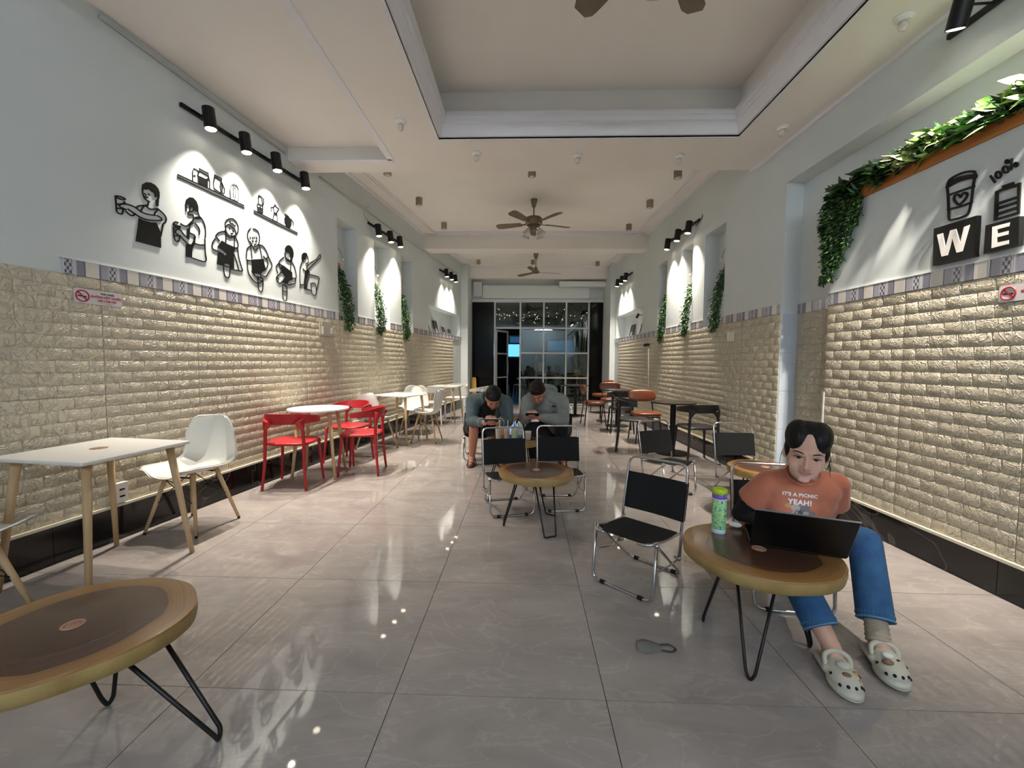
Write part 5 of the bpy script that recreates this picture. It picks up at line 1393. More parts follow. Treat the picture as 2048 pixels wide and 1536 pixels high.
# ================================================================== terrace and street beyond the glass
mat('night_ground', (60, 68, 78), .22)
mat('night_wall', (40, 48, 56), .7)
mat('canopy_dark', (26, 28, 28), .8)
mat('window_blue', (96, 170, 226), .4, emit=(84, 164, 228), emit_s=2.4)
mat('window_dim', (40, 84, 120), .4, emit=(40, 90, 132), emit_s=.8)
mat('fairy_bulb', (255, 240, 210), .4, emit=(255, 232, 190), emit_s=3.5)
mat('terracotta_pale', (196, 180, 158), .7)
mat('shelf_wood', (196, 160, 96), .5, var=(172, 136, 76), var_scale=8)
mat('curtain_grey', (130, 136, 144), .8)
g = tag(MB().bbox((-9, 12.06, -.2), (9, 26, -.006)).build('terrace_floor', MATS['night_ground']), kind='structure')
cn = thing('terrace_canopy', 'dark canopy over the terrace grown with leaves and fairy lights', 'canopy', (0.4, 14.2, 2.95))
MB().bbox((-2.6, -2.0, 0.0), (2.6, 1.8, .08)).build('roof', MATS['canopy_dark'], cn)
b = MB()
def canleaf(r_): return (r_.uniform(-2.2, 2.0), r_.uniform(-1.9, 1.4), -r_.uniform(.02, .35)), (r_.uniform(-1, 1), r_.uniform(-1, 1), -.4)
leaf_mass(b, 900, canleaf, .06, .11, 31, 0)
o = b.build('leaves', [MATS['leaf_dark'], MATS['leaf_mid']], cn, True); o['kind'] = 'stuff'
b = MB(); r_ = random.Random(8)
for k in range(70): b.ell((r_.uniform(-2.2, 2.0), r_.uniform(-1.9, 0.6), -r_.uniform(.05, .42)), (.012, .012, .012), 8, 6)
o = b.build('fairy_lights', MATS['fairy_bulb'], cn); o['kind'] = 'stuff'
for sx in (-2.4, 2.4): MB().bbox((sx-.05, 1.5, -2.956), (sx+.05, 1.6, 0)).build('post', MATS['canopy_dark'], cn)
nb = thing('neighbour_building', 'dark building across the street with a blue lit window', 'building', (0, 19.2, 0))
MB().bbox((-8, 0, 0), (8, .3, 7)).build('wall', MATS['night_wall'], nb)
def win(x0, x1, z0, z1, mt):
    o = MB().bbox((x0-.06, -.06, z0-.06), (x1+.06, 0, z0)).bbox((x0-.06, -.06, z1), (x1+.06, 0, z1+.06)).bbox((x0-.06, -.06, z0), (x0, 0, z1)).bbox((x1, -.06, z0), (x1+.06, 0, z1)).build('window_frame', MATS['alu_white'], nb)
    MB().bbox((x0, -.03, z0), (x1, -.01, z1)).build('pane', MATS[mt], o)
win(-.70, -.24, 2.10, 2.38, 'window_dim'); win(-.78, -.24, 1.47, 2.03, 'window_blue'); win(-1.02, -.93, 1.6, 2.38, 'window_blue'); win(1.1, 2.2, 1.5, 2.2, 'window_dim'); win(-3.2, -2.0, 1.4, 2.6, 'window_dim')
sg = tag(MB().cbox((.62, 19.158, 2.75), (.9, .08, .35), .01).build('shop_sign', MATS['picture_brown']), 'faded brown sign board on the dark building across the street', 'sign')
# wooden plant stand behind the glazing
ps = thing('plant_stand', 'pale wooden ladder stand for pots behind the shop window', 'plant stand', (.95, 12.55, 0))
for x in (-.62, -.30, .30, .62, .95):
    MB().bbox((x-.02, -.02, 0), (x+.02, .02, 1.42 if x < .5 else 1.0)).build('post', MATS['shelf_wood'], ps)
for x0, x1, z in ((-.66, -.26, .98), (-.30, .34, .55), (-.66, .66, .30), (.28, .99, .86), (.28, .99, .42)):
    MB().bbox((x0, -.14, z-.015), (x1, .14, z+.015)).build('shelf_board', MATS['shelf_wood'], ps)
mat('pot_white', (206, 200, 188), .5); mat('pot_wicker', (190, 160, 108), .8, bump=.5, bump_scale=90)
def potted(label, x, y, z, r_, h, n, ll, mt, seed, spread=.5):
    t = thing('potted_plant', label, 'plant', (x, y, z), 0, 'pots behind the shop window')
    MB().lathe([(r_*.75, 0), (r_, h*.5), (r_*.95, h), (r_*.85, h), (r_*.85, h*.9), (0, h*.9)], 20).build('pot', MATS[mt], t, 'auto')
    q = random.Random(seed)
    for k in range(n):
        a = 2*PI*k/n+q.uniform(-.3, .3); sp = spread*q.uniform(.5, 1.1); e = q.uniform(.6, 1.0)*ll
        P = smooth_curve([(0, 0, h*.85), (math.cos(a)*sp*.35*ll, math.sin(a)*sp*.35*ll, h+e*.6), (math.cos(a)*sp*ll, math.sin(a)*sp*ll, h+e*.75)], 5)
        b = MB(); vs_ = []; m_ = len(P)
        for i, p in enumerate(P):
            w = ll*.10*math.sin(PI*(i+.4)/(m_))+.001; sd = Vector((-math.sin(a), math.cos(a), 0))*w
            vs_ += [p-sd, p+sd]
        b.add(vs_, [(2*i, 2*i+1, 2*i+3, 2*i+2) for i in range(m_-1)]); b.build('leaf', MATS['leaf_dark'], t, True)
potted('wicker pot with a spray of long arching leaves on the plant stand', .49, 12.55, .995, .11, .24, 11, .62, 'pot_wicker', 1, .45)
potted('round white pot with curling dark leaves on the plant stand', .97, 12.55, .565, .13, .30, 7, .45, 'pot_white', 2, .6)
potted('dark bushy plant in a pot on the low end of the plant stand', 1.58, 12.55, .875, .10, .14, 14, .34, 'pot_white', 3, .7)
wp = tag(MB().cbox((.98, 13.3, 1.15), (.62, .05, .9), .01).build('white_board', MATS['curtain_grey']), 'pale board standing on the terrace behind the round white pot', 'board')
wl = MB().bbox((.66, 13.28, 0), (.72, 13.34, .8)).bbox((1.24, 13.28, 0), (1.30, 13.34, .8)).build('board_leg', MATS['canopy_dark'], wp)
place(white_arm, False, -.78, 14.2, (.8, .3), 'white plastic arm chair on the dark terrace seen through the open door', 'terrace chairs', -.006)
place(white_arm, False, -.16, 14.5, (-.8, .2), 'white plastic arm chair facing the other one outside the door', 'terrace chairs', -.006)
# ================================================================== people
mat('skin_girl', (206, 162, 140), .5, spec=.35, sheen=.1)
mat('skin_man', (178, 124, 100), .5, spec=.35)
mat('hair_black', (9, 8, 8), .5, spec=.3, bump=.5, bump_scale=120, stretch=(1, 1, .15))
mat('hair_brown', (24, 13, 12), .5, spec=.3, bump=.5, bump_scale=120, stretch=(1, 1, .15))
mat('eye_white', (196, 186, 180), .3)
mat('iris', (24, 14, 10), .15)
mat('lips', (176, 118, 106), .45)
mat('lips_man', (140, 84, 74), .45)
mat('tee_orange', (180, 106, 78), .8, var=(168, 97, 70), var_scale=10, sheen=.2, bump=.15, bump_scale=14)
mat('sleeve_black', (12, 12, 13), .8)
mat('denim', (38, 78, 122), .85, var=(52, 98, 142), var_scale=16, bump=.35, bump_scale=500)
mat('denim_pale', (96, 136, 168), .85)
mat('thread', (206, 190, 150), .8)
mat('clog', (196, 194, 178), .55)
mat('clog_sole', (180, 178, 164), .6)
mat('hole_dark', (26, 26, 26), .9)
mat('charm_gold', (200, 160, 90), .3, metal=.5)
mat('charm_white', (232, 230, 226), .4)
mat('charm_brown', (128, 96, 78), .5)
mat('sock', (168, 156, 138), .9)
mat('sock_dark', (120, 110, 98), .9)
mat('jacket_denim', (74, 88, 92), .85, var=(90, 104, 106), var_scale=14, bump=.3, bump_scale=40)
mat('jacket_seam', (150, 152, 146), .8)
mat('cloth_black', (14, 14, 16), .85, bump=.2, bump_scale=40)
mat('hoodie_grey', (142, 146, 142), .9, var=(124, 130, 128), var_scale=9, bump=.45, bump_scale=22)
mat('hood_lining', (118, 124, 122), .9)
mat('patch_dark', (30, 32, 36), .6)
mat('sandal_brown', (70, 52, 42), .6)
mat('phone_black', (10, 10, 12), .15)
mat('screen_glow', (200, 215, 230), .2, emit=(190, 210, 235), emit_s=1.6)

def cap(b, p0, p1, r0, r1=None, n=14, k=4):
    r1 = r0 if r1 is None else r1
    p0, p1 = Vector(p0), Vector(p1); d = p1-p0; L_ = d.length
    if L_ < 1e-5: return b.ell(p0, (r0, r0, r0), n, 2*k)
    x, y, z = basis_z(d); pr = []
    for i in range(k+1): a = -PI/2+PI/2*i/k; pr.append((r0*math.cos(a), r0*math.sin(a)))
    for i in range(k+1): a = PI/2*i/k; pr.append((r1*math.cos(a), L_+r1*math.sin(a)))
    M = Matrix(((x.x, y.x, z.x), (x.y, y.y, z.y), (x.z, y.z, z.z)))
    pr = [(max(r_, 1e-4), h) for r_, h in pr]
    return b.lathe(pr, n, p0, M)
def chain(b, pts, rs, n=14):
    for i in range(len(pts)-1): cap(b, pts[i], pts[i+1], rs[i], rs[i+1], n)
    return b
def fuse(b, voxel, it=6, fac=.5):
    """melt overlapping closed shapes into one continuous skin"""
    me = bpy.data.meshes.new('fuse'); me.from_pydata(b.v, [], b.f); me.update()
    o = bpy.data.objects.new('fuse', me); COL.objects.link(o)
    m = o.modifiers.new('r', 'REMESH'); m.mode = 'VOXEL'; m.voxel_size = voxel; m.use_smooth_shade = True
    if it:
        s_ = o.modifiers.new('s', 'SMOOTH'); s_.factor = fac; s_.iterations = it
    dg = bpy.context.evaluated_depsgraph_get(); dg.update()
    out = bpy.data.meshes.new_from_object(o.evaluated_get(dg))
    bpy.data.objects.remove(o); bpy.data.meshes.remove(me)
    out.polygons.foreach_set('use_smooth', [True]*len(out.polygons))
    return out
def fused(name, b, mt, root, voxel=.006, it=6):
    me = fuse(b, voxel, it); me.materials.clear(); me.materials.append(mt); me.name = name
    return inst(name, me, root, Matrix.Translation(-root.location))
def put(name, b, mt, root, smooth=True, parent=None):
    return b.build(name, mt, parent or root, smooth, Matrix.Translation(-root.location) if parent is None else None)
def frame(fwd, up=(0, 0, 1), roll=0.0):
    """3x3 with columns right, forward, up"""
    f = Vector(fwd).normalized(); r_ = f.cross(Vector(up)).normalized(); u_ = r_.cross(f)
    M = Matrix(((r_.x, f.x, u_.x), (r_.y, f.y, u_.y), (r_.z, f.z, u_.z)))
    return M @ Matrix.Rotation(roll, 3, 'Y')
def head_shapes(b, c, M, s=1.0):
    """skull, jaw, cheeks, nose, ears in the head's own frame (y = where the face looks)"""
    c = Vector(c)
    def E(p, d): b.ell(c+M @ (Vector(p)*s), [v*s for v in d], 20, 14, M)
    def C(p, q, r0, r1): cap(b, c+M @ (Vector(p)*s), c+M @ (Vector(q)*s), r0*s, r1*s, 12)
    E((0, -.015, .030), (.074, .093, .086)); E((0, .014, -.025), (.068, .072, .080))
    E((0, .030, -.064), (.054, .052, .042)); E((0, .064, -.094), (.024, .018, .017))
    E((-.034, .052, -.032), (.030, .026, .030)); E((.034, .052, -.032), (.030, .026, .030))
    C((-.040, .066, .022), (-.012, .080, .020), .008, .009); C((.040, .066, .022), (.012, .080, .020), .008, .009)
    C((0, .082, .012), (0, .099, -.028), .0075, .0115); E((-.013, .090, -.033), (.008, .009, .007)); E((.013, .090, -.033), (.008, .009, .007))
    E((0, .076, -.058), (.024, .012, .016))
    for sx in (-1, 1): E((sx*.074, -.008, -.012), (.011, .022, .032))
def face_parts(root, c, M, s, lips, brow, eye_open=1.0):
    c = Vector(c)
    T4 = Matrix.Translation(-root.location)
    def P(p): return c+M @ (Vector(p)*s)
    for sx in (-1, 1):
        b = MB(); b.ell(P((sx*.031, .0645, .002)), (.0150*s, .0120*s, .0072*s*eye_open), 14, 10, M); e = put('eye', b, MATS['eye_white'], root)
        b = MB(); b.ell(P((sx*.030, .0748, .0025)), (.0075*s, .0035*s, .0068*s*eye_open), 12, 8, M); put('iris', b, MATS['iris'], root)
        b = MB(); b.tube(smooth_curve([P((sx*.016, .0745, .000)), P((sx*.024, .0785, .0085*eye_open)), P((sx*.038, .0750, .0090*eye_open)), P((sx*.048, .0660, .002))], 4), .0017*s, 6); put('upper_eyelid', b, MATS[brow], root)
        b = MB(); b.tube(smooth_curve([P((sx*.015, .0845, .024)), P((sx*.027, .0815, .0285)), P((sx*.042, .0715, .0270)), P((sx*.053, .0600, .020))], 4), [.0010*s+.0016*s*math.sin(PI*min(1, (i+2)/14)) for i in range(13)], 6); put('eyebrow', b, MATS[brow], root)
    b = MB(); b.tube(smooth_curve([P((-.024, .0795, -.0585)), P((-.010, .0885, -.0555)), P((0, .0892, -.0570)), P((.010, .0885, -.0555)), P((.024, .0795, -.0585))], 4), [.0012*s+.0035*s*math.sin(PI*i/16) for i in range(17)], 8)
    put('upper_lip', b, MATS[lips], root)
    b = MB(); b.tube(smooth_curve([P((-.022, .0795, -.0600)), P((-.008, .0880, -.0640)), P((.008, .0880, -.0640)), P((.022, .0795, -.0600))], 4), [.0012*s+.0042*s*math.sin(PI*i/12) for i in range(13)], 8)
    put('lower_lip', b, MATS[lips], root)
def hand_shapes(b, wrist, palm_dir, normal, side, curl=.5, s=1.0, thumb_in=.6):
    """palm and five bent fingers; palm_dir: wrist to knuckles, normal: out of the back of the hand, side: +1 thumb on +across"""
    d = Vector(palm_dir).normalized(); n = Vector(normal); n = (n-d*n.dot(d)).normalized(); a = d.cross(n)*side
    w = Vector(wrist)
    for k in (-1.4, -.5, .5, 1.4): cap(b, w+d*.012*s+a*(.011*k*s), w+d*.078*s+a*(.0165*k*s), .0135*s, .0115*s, 10)
    ln = [.060, .074, .080, .072]
    for i, k in enumerate((-1.5, -.5, .5, 1.5)):
        base = w+d*.078*s+a*(.0185*k*s); L_ = ln[i] if True else .07; p = base; ang = 0
        for seg, f in ((.45, .55), (.32, .9), (.23, .7)):
            ang += curl*f; q = p+(d*math.cos(ang)-n*math.sin(ang))*L_*seg*s
            cap(b, p, q, .0088*s if seg > .4 else .0080*s, .0078*s if seg > .25 else .0068*s, 10); p = q
    t0 = w+d*.022*s+a*.022*s; t1 = t0+(d*.55+a*.75-n*.25*thumb_in).normalized()*.040*s; t2 = t1+(d*.85+a*.15-n*.5*thumb_in).normalized()*.030*s; t3 = t2+(d*.9-a*.2-n*.55*thumb_in).normalized()*.024*s
    chain(b, [t0, t1, t2, t3], [.0135*s, .0105*s, .0092*s, .0075*s], 10)
def decal(me_txt, shirt_obj, origin, xdir, ydir, ndir, name, mt, root, off=.0016):
    """drape flat lettering over a fused garment"""
    me = me_txt; bv = BVHTree.FromPolygons([shirt_obj.matrix_local @ v.co+root.location for v in shirt_obj.data.vertices], [tuple(p.vertices) for p in shirt_obj.data.polygons])
    o, x, y, n = Vector(origin), Vector(xdir).normalized(), Vector(ydir).normalized(), Vector(ndir).normalized()
    for v in me.vertices:
        p = o+x*v.co.x+y*v.co.y; h = bv.ray_cast(p+n*.25, -n)
        v.co = ((h[0]+n*off) if h[0] is not None else p)-root.location
    me.materials.clear(); me.materials.append(mt); me.update()
    return inst(name, me, root)

# ------------------------------------------------------------------ the woman at the laptop
GL_ = Vector((1.40, 2.25, 0))
girl = thing('person', 'seated woman in an orange printed t-shirt and jeans typing on a laptop', 'person', GL_)
hc = Vector((1.262, 1.878, .868)); HM = frame((-.50, -.83, -.22), roll=R(-5)); HS = 1.04
shR, shL = Vector((1.195, 2.035, .688)), Vector((1.492, 2.005, .690))
elR, elL = Vector((1.130, 2.165, .480)), Vector((1.555, 2.125, .485))
wrR, wrL = Vector((1.225, 2.030, .485)), Vector((1.395, 1.985, .485))
hipR, hipL = Vector((1.315, 2.25, .375)), Vector((1.490, 2.24, .375))
knR, knL = Vector((1.215, 1.965, .400)), Vector((1.605, 1.960, .430))
anR, anL = Vector((1.272, 1.690, .100)), Vector((1.510, 1.750, .100))
toeR, toeL = Vector((1.240, 1.540, .035)), Vector((1.465, 1.600, .035))
kd = Vector((.31, .95, 0)).normalized()                       # from the hinge to the keyboard
b = MB(); head_shapes(b, hc, HM, HS)
chain(b, [hc+HM @ Vector((0, -.022, -.06)), Vector((1.318, 1.985, .755))], [.050, .056])
chain(b, [Vector((1.40, 2.26, .40)), Vector((1.385, 2.16, .54)), Vector((1.345, 2.05, .665)), Vector((1.330, 2.00, .73))], [.125, .105, .115, .065])
cap(b, hipR, hipL, .10, .10)
for s_, e_, w_ in ((shR, elR, wrR), (shL, elL, wrL)):
    cap(b, Vector((1.335, 2.01, .695)), s_, .060, .050); chain(b, [s_, e_, w_], [.048, .036, .024])
hand_shapes(b, wrR, -kd*.96+Vector((.15, 0, -.05)), (0, 0, 1), -1, .45); hand_shapes(b, wrL, -kd*.96+Vector((-.15, 0, -.05)), (0, 0, 1), 1, .45)
for h_, k_, a_, t_ in ((hipR, knR, anR, toeR), (hipL, knL, anL, toeL)):
    chain(b, [h_, k_, k_*.62+a_*.38, a_], [.078, .052, .052, .034]); chain(b, [a_, a_*.6+t_*.4+Vector((0, 0, -.025)), a_*.3+t_*.7+Vector((0, 0, -.02))], [.036, .030, .022]); cap(b, a_, a_+Vector((0, .01, -.05)), .034, .026)
fused('body', b, MATS['skin_girl'], girl, .0042, 4)
face_parts(girl, hc, HM, HS, 'lips', 'hair_black', .82)
b = MB()
def HE(p, d): b.ell(hc+HM @ (Vector(p)*HS), [v*HS for v in d], 24, 16, HM)
HE((0, -.028, .047), (.080, .089, .082))
for sx in (-1, 1): b.ell(hc+HM @ (Vector((sx*.029, -.024, .053))*HS), (.056*HS, .091*HS, .078*HS), 24, 16, HM @ Matrix.Rotation(sx*R(14), 3, 'Y')); b.ell(hc+HM @ (Vector((sx*.064, -.012, .006))*HS), (.019*HS, .040*HS, .050*HS), 18, 12, HM)
HE((0, -.075, -.02), (.066, .045, .07)); HE((0, -.122, -.03), (.042, .034, .042)); HE((.030, -.06, -.085), (.025, .03, .04))
hair = fused('hair', b, MATS['hair_black'], girl, .005, 5)
b = MB(); r_ = random.Random(4)
for k in range(9):
    sx = r_.choice((-1, 1)); p0 = hc+HM @ Vector((sx*.078, r_.uniform(-.03, .02), r_.uniform(-.02, .03))); b.tube(smooth_curve([p0, p0+HM @ Vector((sx*.012, .004, -.035)), p0+HM @ Vector((sx*r_.uniform(.002, .02), .006, -.085))], 4), .0009, 4)
so_ = put('loose_strand', b, MATS['hair_black'], girl); so_['kind'] = 'stuff'
# t-shirt
b = MB()
chain(b, [Vector((1.405, 2.27, .40)), Vector((1.39, 2.165, .54)), Vector((1.352, 2.055, .655))], [.140, .130, .122])
cap(b, Vector((1.30, 2.235, .42)), Vector((1.50, 2.225, .42)), .13, .13)
chain(b, [Vector((1.265, 2.03, .655)), Vector((1.340, 2.015, .662)), Vector((1.415, 2.01, .655))], [.090, .094, .090])
chain(b, [Vector((1.280, 2.13, .55)), Vector((1.45, 2.11, .55))], [.112, .112])
for s_, e_ in ((shR, elR), (shL, elL)):
    q = s_*.42+e_*.58; cap(b, Vector((1.338, 2.015, .695)), s_, .070, .056)
    b.cyl(s_, q+(s_-q).normalized()*.004, .057, .074, 18)
    cap(b, s_, s_*.7+q*.3, .057, .062)
b.ell(Vector((1.345, 2.035, .600)), (.165, .115, .13), 20, 14); b.ell(Vector((1.375, 2.10, .50)), (.165, .125, .12), 20, 14)
cap(b, Vector((1.326, 1.995, .715)), Vector((1.336, 2.01, .69)), .062, .085)
tee = fused('t_shirt', b, MATS['tee_orange'], girl, .0065, 14)
# neckline rib
nk = MB(); nx, ny, nz = basis_z(Vector((-.014, -.02, .035)).normalized() if False else (hc-Vector((1.33, 2.0, .70))).normalized())
nc = Vector((1.312, 1.968, .750)); nk.tube([nc+nx*(.066*math.cos(2*PI*i/36))+ny*(.066*math.sin(2*PI*i/36)) for i in range(36)], .0065, 8, True); put('neck_rib', nk, MATS['tee_orange'], girl)
for s_, e_, w_ in ((shR, elR, wrR), (shL, elL, wrL)):
    b = MB(); chain(b, [s_*.6+e_*.4, e_, w_*.9+e_*.1], [.050, .041, .030]); fused('arm_sleeve', b, MATS['sleeve_black'], girl, .006, 3)
# print on the chest
fx = Vector((.857, -.50, .0)).normalized(); fn_ = Vector((-.47, -.80, .12)).normalized(); fx = (fx-fn_*fx.dot(fn_)).normalized(); fy_ = fn_.cross(fx) if fn_.cross(fx).z > 0 else fx.cross(fn_)
c0 = at_y(1601, 993, 1.90)
t1 = text_mesh("IT'S A PICNIC", .0215, 0, .0009, 1.08); decal(t1, tee, c0, fx, fy_, fn_, 'shirt_lettering', MATS['letter_white'], girl)
t2 = text_mesh("YEAH!", .031, 0, .0013, 1.1); decal(t2, tee, at_y(1601, 1008, 1.90), fx, fy_, fn_, 'shirt_lettering', MATS['letter_white'], girl)
def blot(px, py, r_, col, nm):
    b_ = MB(); n = 20; b_.add([(0, 0, 0)]+[(r_*math.cos(2*PI*i/n), r_*.85*math.sin(2*PI*i/n), 0) for i in range(n)], [(0, i+1, (i+1) % n+1) for i in range(n)])
    me = b_.mesh(nm, MATS[col]); decal(me, tee, at_y(px, py, 1.90), fx, fy_, fn_, nm, MATS[col], girl, .0012)
mat('print_grey', (112, 104, 104), .8); mat('print_pale', (168, 156, 142), .8); mat('print_dark', (74, 72, 80), .8); mat('print_tan', (186, 140, 92), .8)
for px, py, r_, col in ((1577, 1015, .013, 'print_tan'), (1592, 1019, .018, 'print_pale'), (1611, 1020, .020, 'print_grey'), (1601, 1029, .022, 'print_dark'), (1590, 1031, .014, 'print_pale'), (1613, 1030, .012, 'print_pale'), (1624, 1030, .015, 'print_grey')): blot(px, py, r_, col, 'shirt_print')
# jeans: wide legs with frayed hems
b = MB(); cap(b, hipR, hipL, .125, .125)
for h_, k_, a_ in ((hipR, knR, anR), (hipL, knL, anL)):
    hem = k_*.17+a_*.83
    chain(b, [h_, k_], [.088, .066]); b.cyl(k_, hem, .066, .068, 20); cap(b, k_, k_*.8+hem*.2, .066, .066)
jeans = fused('jeans', b, MATS['denim'], girl, .0065, 4)
for k_, a_ in ((knR, anR), (knL, anL)):
    hem = k_*.17+a_*.83; x, y, z = basis_z(a_-k_)
    def rg_(r1, o): return [hem+z*o+x*(r1*math.cos(2*PI*i/30))+y*(r1*math.sin(2*PI*i/30)) for i in range(30)]
    b = MB(); b.tube(rg_(.0665, -.004), .0038, 7, True); put('hem', b, MATS['denim_pale'], girl)
    b = MB()
    for i in range(0, 30): p = hem-z*.022+x*(.0685*math.cos(2*PI*i/30))+y*(.0685*math.sin(2*PI*i/30)); b.cyl(p-z*.006, p+z*.004, .0012, n=4)
    o = put('hem_stitching', b, MATS['denim_pale'], girl); o['kind'] = 'stuff'
# sock on one leg, crumpled
b = MB(); ax_ = (knL-anL).normalized()
for i in range(9): b.ell(anL+ax_*(.018*i-.01), (.047-.0006*i, .047-.0006*i, .0135), 18, 8, frame(ax_.orthogonal(), ax_))
b2 = fused('sock', b, MATS['sock'], girl, .0045, 1)
def clog(ank, toe, charm):
    d = Vector((toe.x-ank.x, toe.y-ank.y, 0)).normalized(); M = Matrix(((d.y, d.x, 0), (-d.x, d.y, 0), (0, 0, 1)))   # local y = toe direction
    base = Vector((ank.x, ank.y, 0))-d*.055
    def Q(p): return base+M @ Vector(p)
    b = MB()
    b.ell(Q((0, .060, .022)), (.040, .075, .022), 20, 10, M); b.ell(Q((0, .165, .024)), (.057, .080, .024), 20, 10, M)
    b.ell(Q((0, .160, .046)), (.054, .074, .037), 20, 12, M); b.ell(Q((0, .125, .060)), (.043, .05, .036), 18, 10, M)
    for sx in (-1, 1): cap(b, Q((sx*.034, .02, .035)), Q((sx*.046, .13, .050)), .014, .016, 10)
    cap(b, Q((-.03, .005, .032)), Q((.03, .005, .032)), .014, .014, 10)
    o = fused('clog', b, MATS['clog'], girl, .0045, 5)
    T4 = o.matrix_local.inverted() @ Matrix.Translation(-girl.location)
    def sub(nm, bb, mt, sm=True): return bb.build(nm, mt, o, sm)
    bb = MB(); bb.tube(smooth_curve([Q((-.044, .115, .060)), Q((-.040, .098, .092)), Q((0, .090, .108)), Q((.040, .098, .092)), Q((.044, .115, .060))], 5), .0095, 8); sub('strap', bb, MATS['clog'])
    bb = MB(); bb.tube([Q((.050*math.cos(a), .165+.078*math.sin(a), .016)) for a in [PI*i/24 for i in range(25)]], .0035, 6); sub('sole_line', bb, MATS['clog_sole'])
    for hx, hy, hz in ((-.030, .215, .055), (-.008, .226, .056), (.016, .224, .056), (.036, .210, .050), (-.046, .165, .060), (.046, .165, .060), (-.046, .195, .035), (.048, .125, .058), (-.048, .125, .058)):
        bb = MB(); bb.ell(Q((hx, hy, hz)), (.0065, .0065, .0065), 10, 8, M); sub('vent_hole', bb, MATS['hole_dark'])
    for cx, cy, cz, rr, mt in charm:
        bb = MB(); bb.ell(Q((cx, cy, cz)), (rr, rr*.85, rr*.5), 14, 8, M); sub('charm', bb, MATS[mt])
    return o
clog(anR, toeR, [(.0, .150, .090, .026, 'clog'), (-.034, .165, .075, .012, 'charm_gold'), (-.028, .195, .066, .010, 'charm_gold'), (.004, .185, .074, .018, 'charm_brown')])
clog(anL, toeL, [(.008, .150, .090, .020, 'charm_white'), (.018, .178, .078, .020, 'charm_brown'), (-.022, .16, .082, .006, 'hole_dark')])

# ------------------------------------------------------------------ the two men with phones
def man(label, loc, J, mats, kind):
    root = thing('person', label, 'person', loc)
    hc, HM = J['head'], J['HM']; s = 1.08
    b = MB(); head_shapes(b, hc, HM, s)
    chain(b, [hc+HM @ Vector((0, -.025, -.05)), J['neck']], [.054, .060])
    chain(b, [J['pelvis'], J['belly'], J['chest'], J['neck']], [.135, .13, .135, .07]); cap(b, J['hipR'], J['hipL'], .11, .11)
    for k in 'RL':
        cap(b, J['neck']*.6+J['chest']*.4, J['sh'+k], .075, .062); chain(b, [J['sh'+k], J['el'+k], J['wr'+k]], [.055, .043, .029])
        hd = (J['phone']-J['wr'+k]).normalized()
        hand_shapes(b, J['wr'+k], hd+Vector((0, -.25, .15)), Vector((0, -.75, -.35)) if True else (0, 0, 1), 1 if k == 'R' else -1, .55, 1.05)
        chain(b, [J['hip'+k], J['kn'+k], J['kn'+k]*.62+J['an'+k]*.38, J['an'+k]], [.088, .058, .056, .037])
        t = J['toe'+k]; chain(b, [J['an'+k], J['an'+k]*.4+t*.6+Vector((0, 0, -.03)), t], [.038, .036, .026]); cap(b, J['an'+k], J['an'+k]+Vector((0, .03, -.06)), .036, .028)
    fused('body', b, MATS[mats['skin']], root, .0052, 4)
    face_parts(root, hc, HM, s, 'lips_man', mats['hair'], .45)
    b = MB()
    def HE(p, d): b.ell(hc+HM @ (Vector(p)*s), [v*s for v in d], 22, 14, HM)
    HE((0, -.022, .052), (.083, .098, .080)); HE((-.060, -.030, .01), (.022, .05, .045)); HE((.060, -.030, .01), (.022, .05, .045)); HE((0, .045, .090), (.058, .040, .030)); HE((0, -.09, .0), (.06, .03, .06))
    fused('hair', b, MATS[mats['hair']], root, .0055, 4)
    return root
# man in the denim jacket
HMa = frame((.12, -.62, -.78))
Ja = dict(head=Vector((-.355, 4.66, .845)), HM=HMa, neck=Vector((-.405, 4.82, .845)), chest=Vector((-.44, 4.95, .74)), belly=Vector((-.52, 5.16, .56)), pelvis=Vector((-.585, 5.34, .42)),
  hipR=Vector((-.67, 5.33, .385)), hipL=Vector((-.50, 5.33, .385)), shR=Vector((-.615, 4.89, .785)), shL=Vector((-.225, 4.86, .775)), elR=Vector((-.615, 4.78, .565)), elL=Vector((-.190, 4.74, .575)),
  wrR=Vector((-.435, 4.585, .575)), wrL=Vector((-.300, 4.575, .575)), knR=Vector((-.595, 4.86, .475)), knL=Vector((-.235, 4.84, .475)), anR=Vector((-.635, 4.985, .095)), anL=Vector((-.285, 5.02, .095)), toeR=Vector((-.640, 4.845, .035)), toeL=Vector((-.27, 4.88, .035)), phone=Vector((-.365, 4.54, .60)))
m1 = man('seated man in a faded denim jacket and black shorts bent over his phone', Vector((-.585, 5.34, 0)), Ja, dict(skin='skin_man', hair='hair_black'), 'jacket')
b = MB(); chain(b, [Ja['pelvis']+Vector((0, 0, .05)), Ja['belly'], Ja['chest'], Ja['neck']], [.140, .138, .142, .075]); fused('t_shirt', b, MATS['cloth_black'], m1, .008, 3)
b = MB()
for k, sx in (('R', -1), ('L', 1)):
    chain(b, [Ja['neck']+Vector((sx*.07, .02, -.01)), Ja['sh'+k], Ja['el'+k], Ja['wr'+k]*.75+Ja['el'+k]*.25], [.075, .088, .068, .050])
    chain(b, [Ja['neck']+Vector((sx*.07, .03, -.02)), Ja['chest']+Vector((sx*.105, .0, -.01)), Ja['belly']+Vector((sx*.11, -.01, .0)), Ja['pelvis']+Vector((sx*.10, .0, .08))], [.07, .095, .095, .09])
chain(b, [Ja['neck']+Vector((0, .05, 0)), Ja['chest']+Vector((0, .07, .03)), Ja['belly']+Vector((0, .06, .02))], [.07, .12, .12])
jk = fused('denim_jacket', b, MATS['jacket_denim'], m1, .0075, 3)
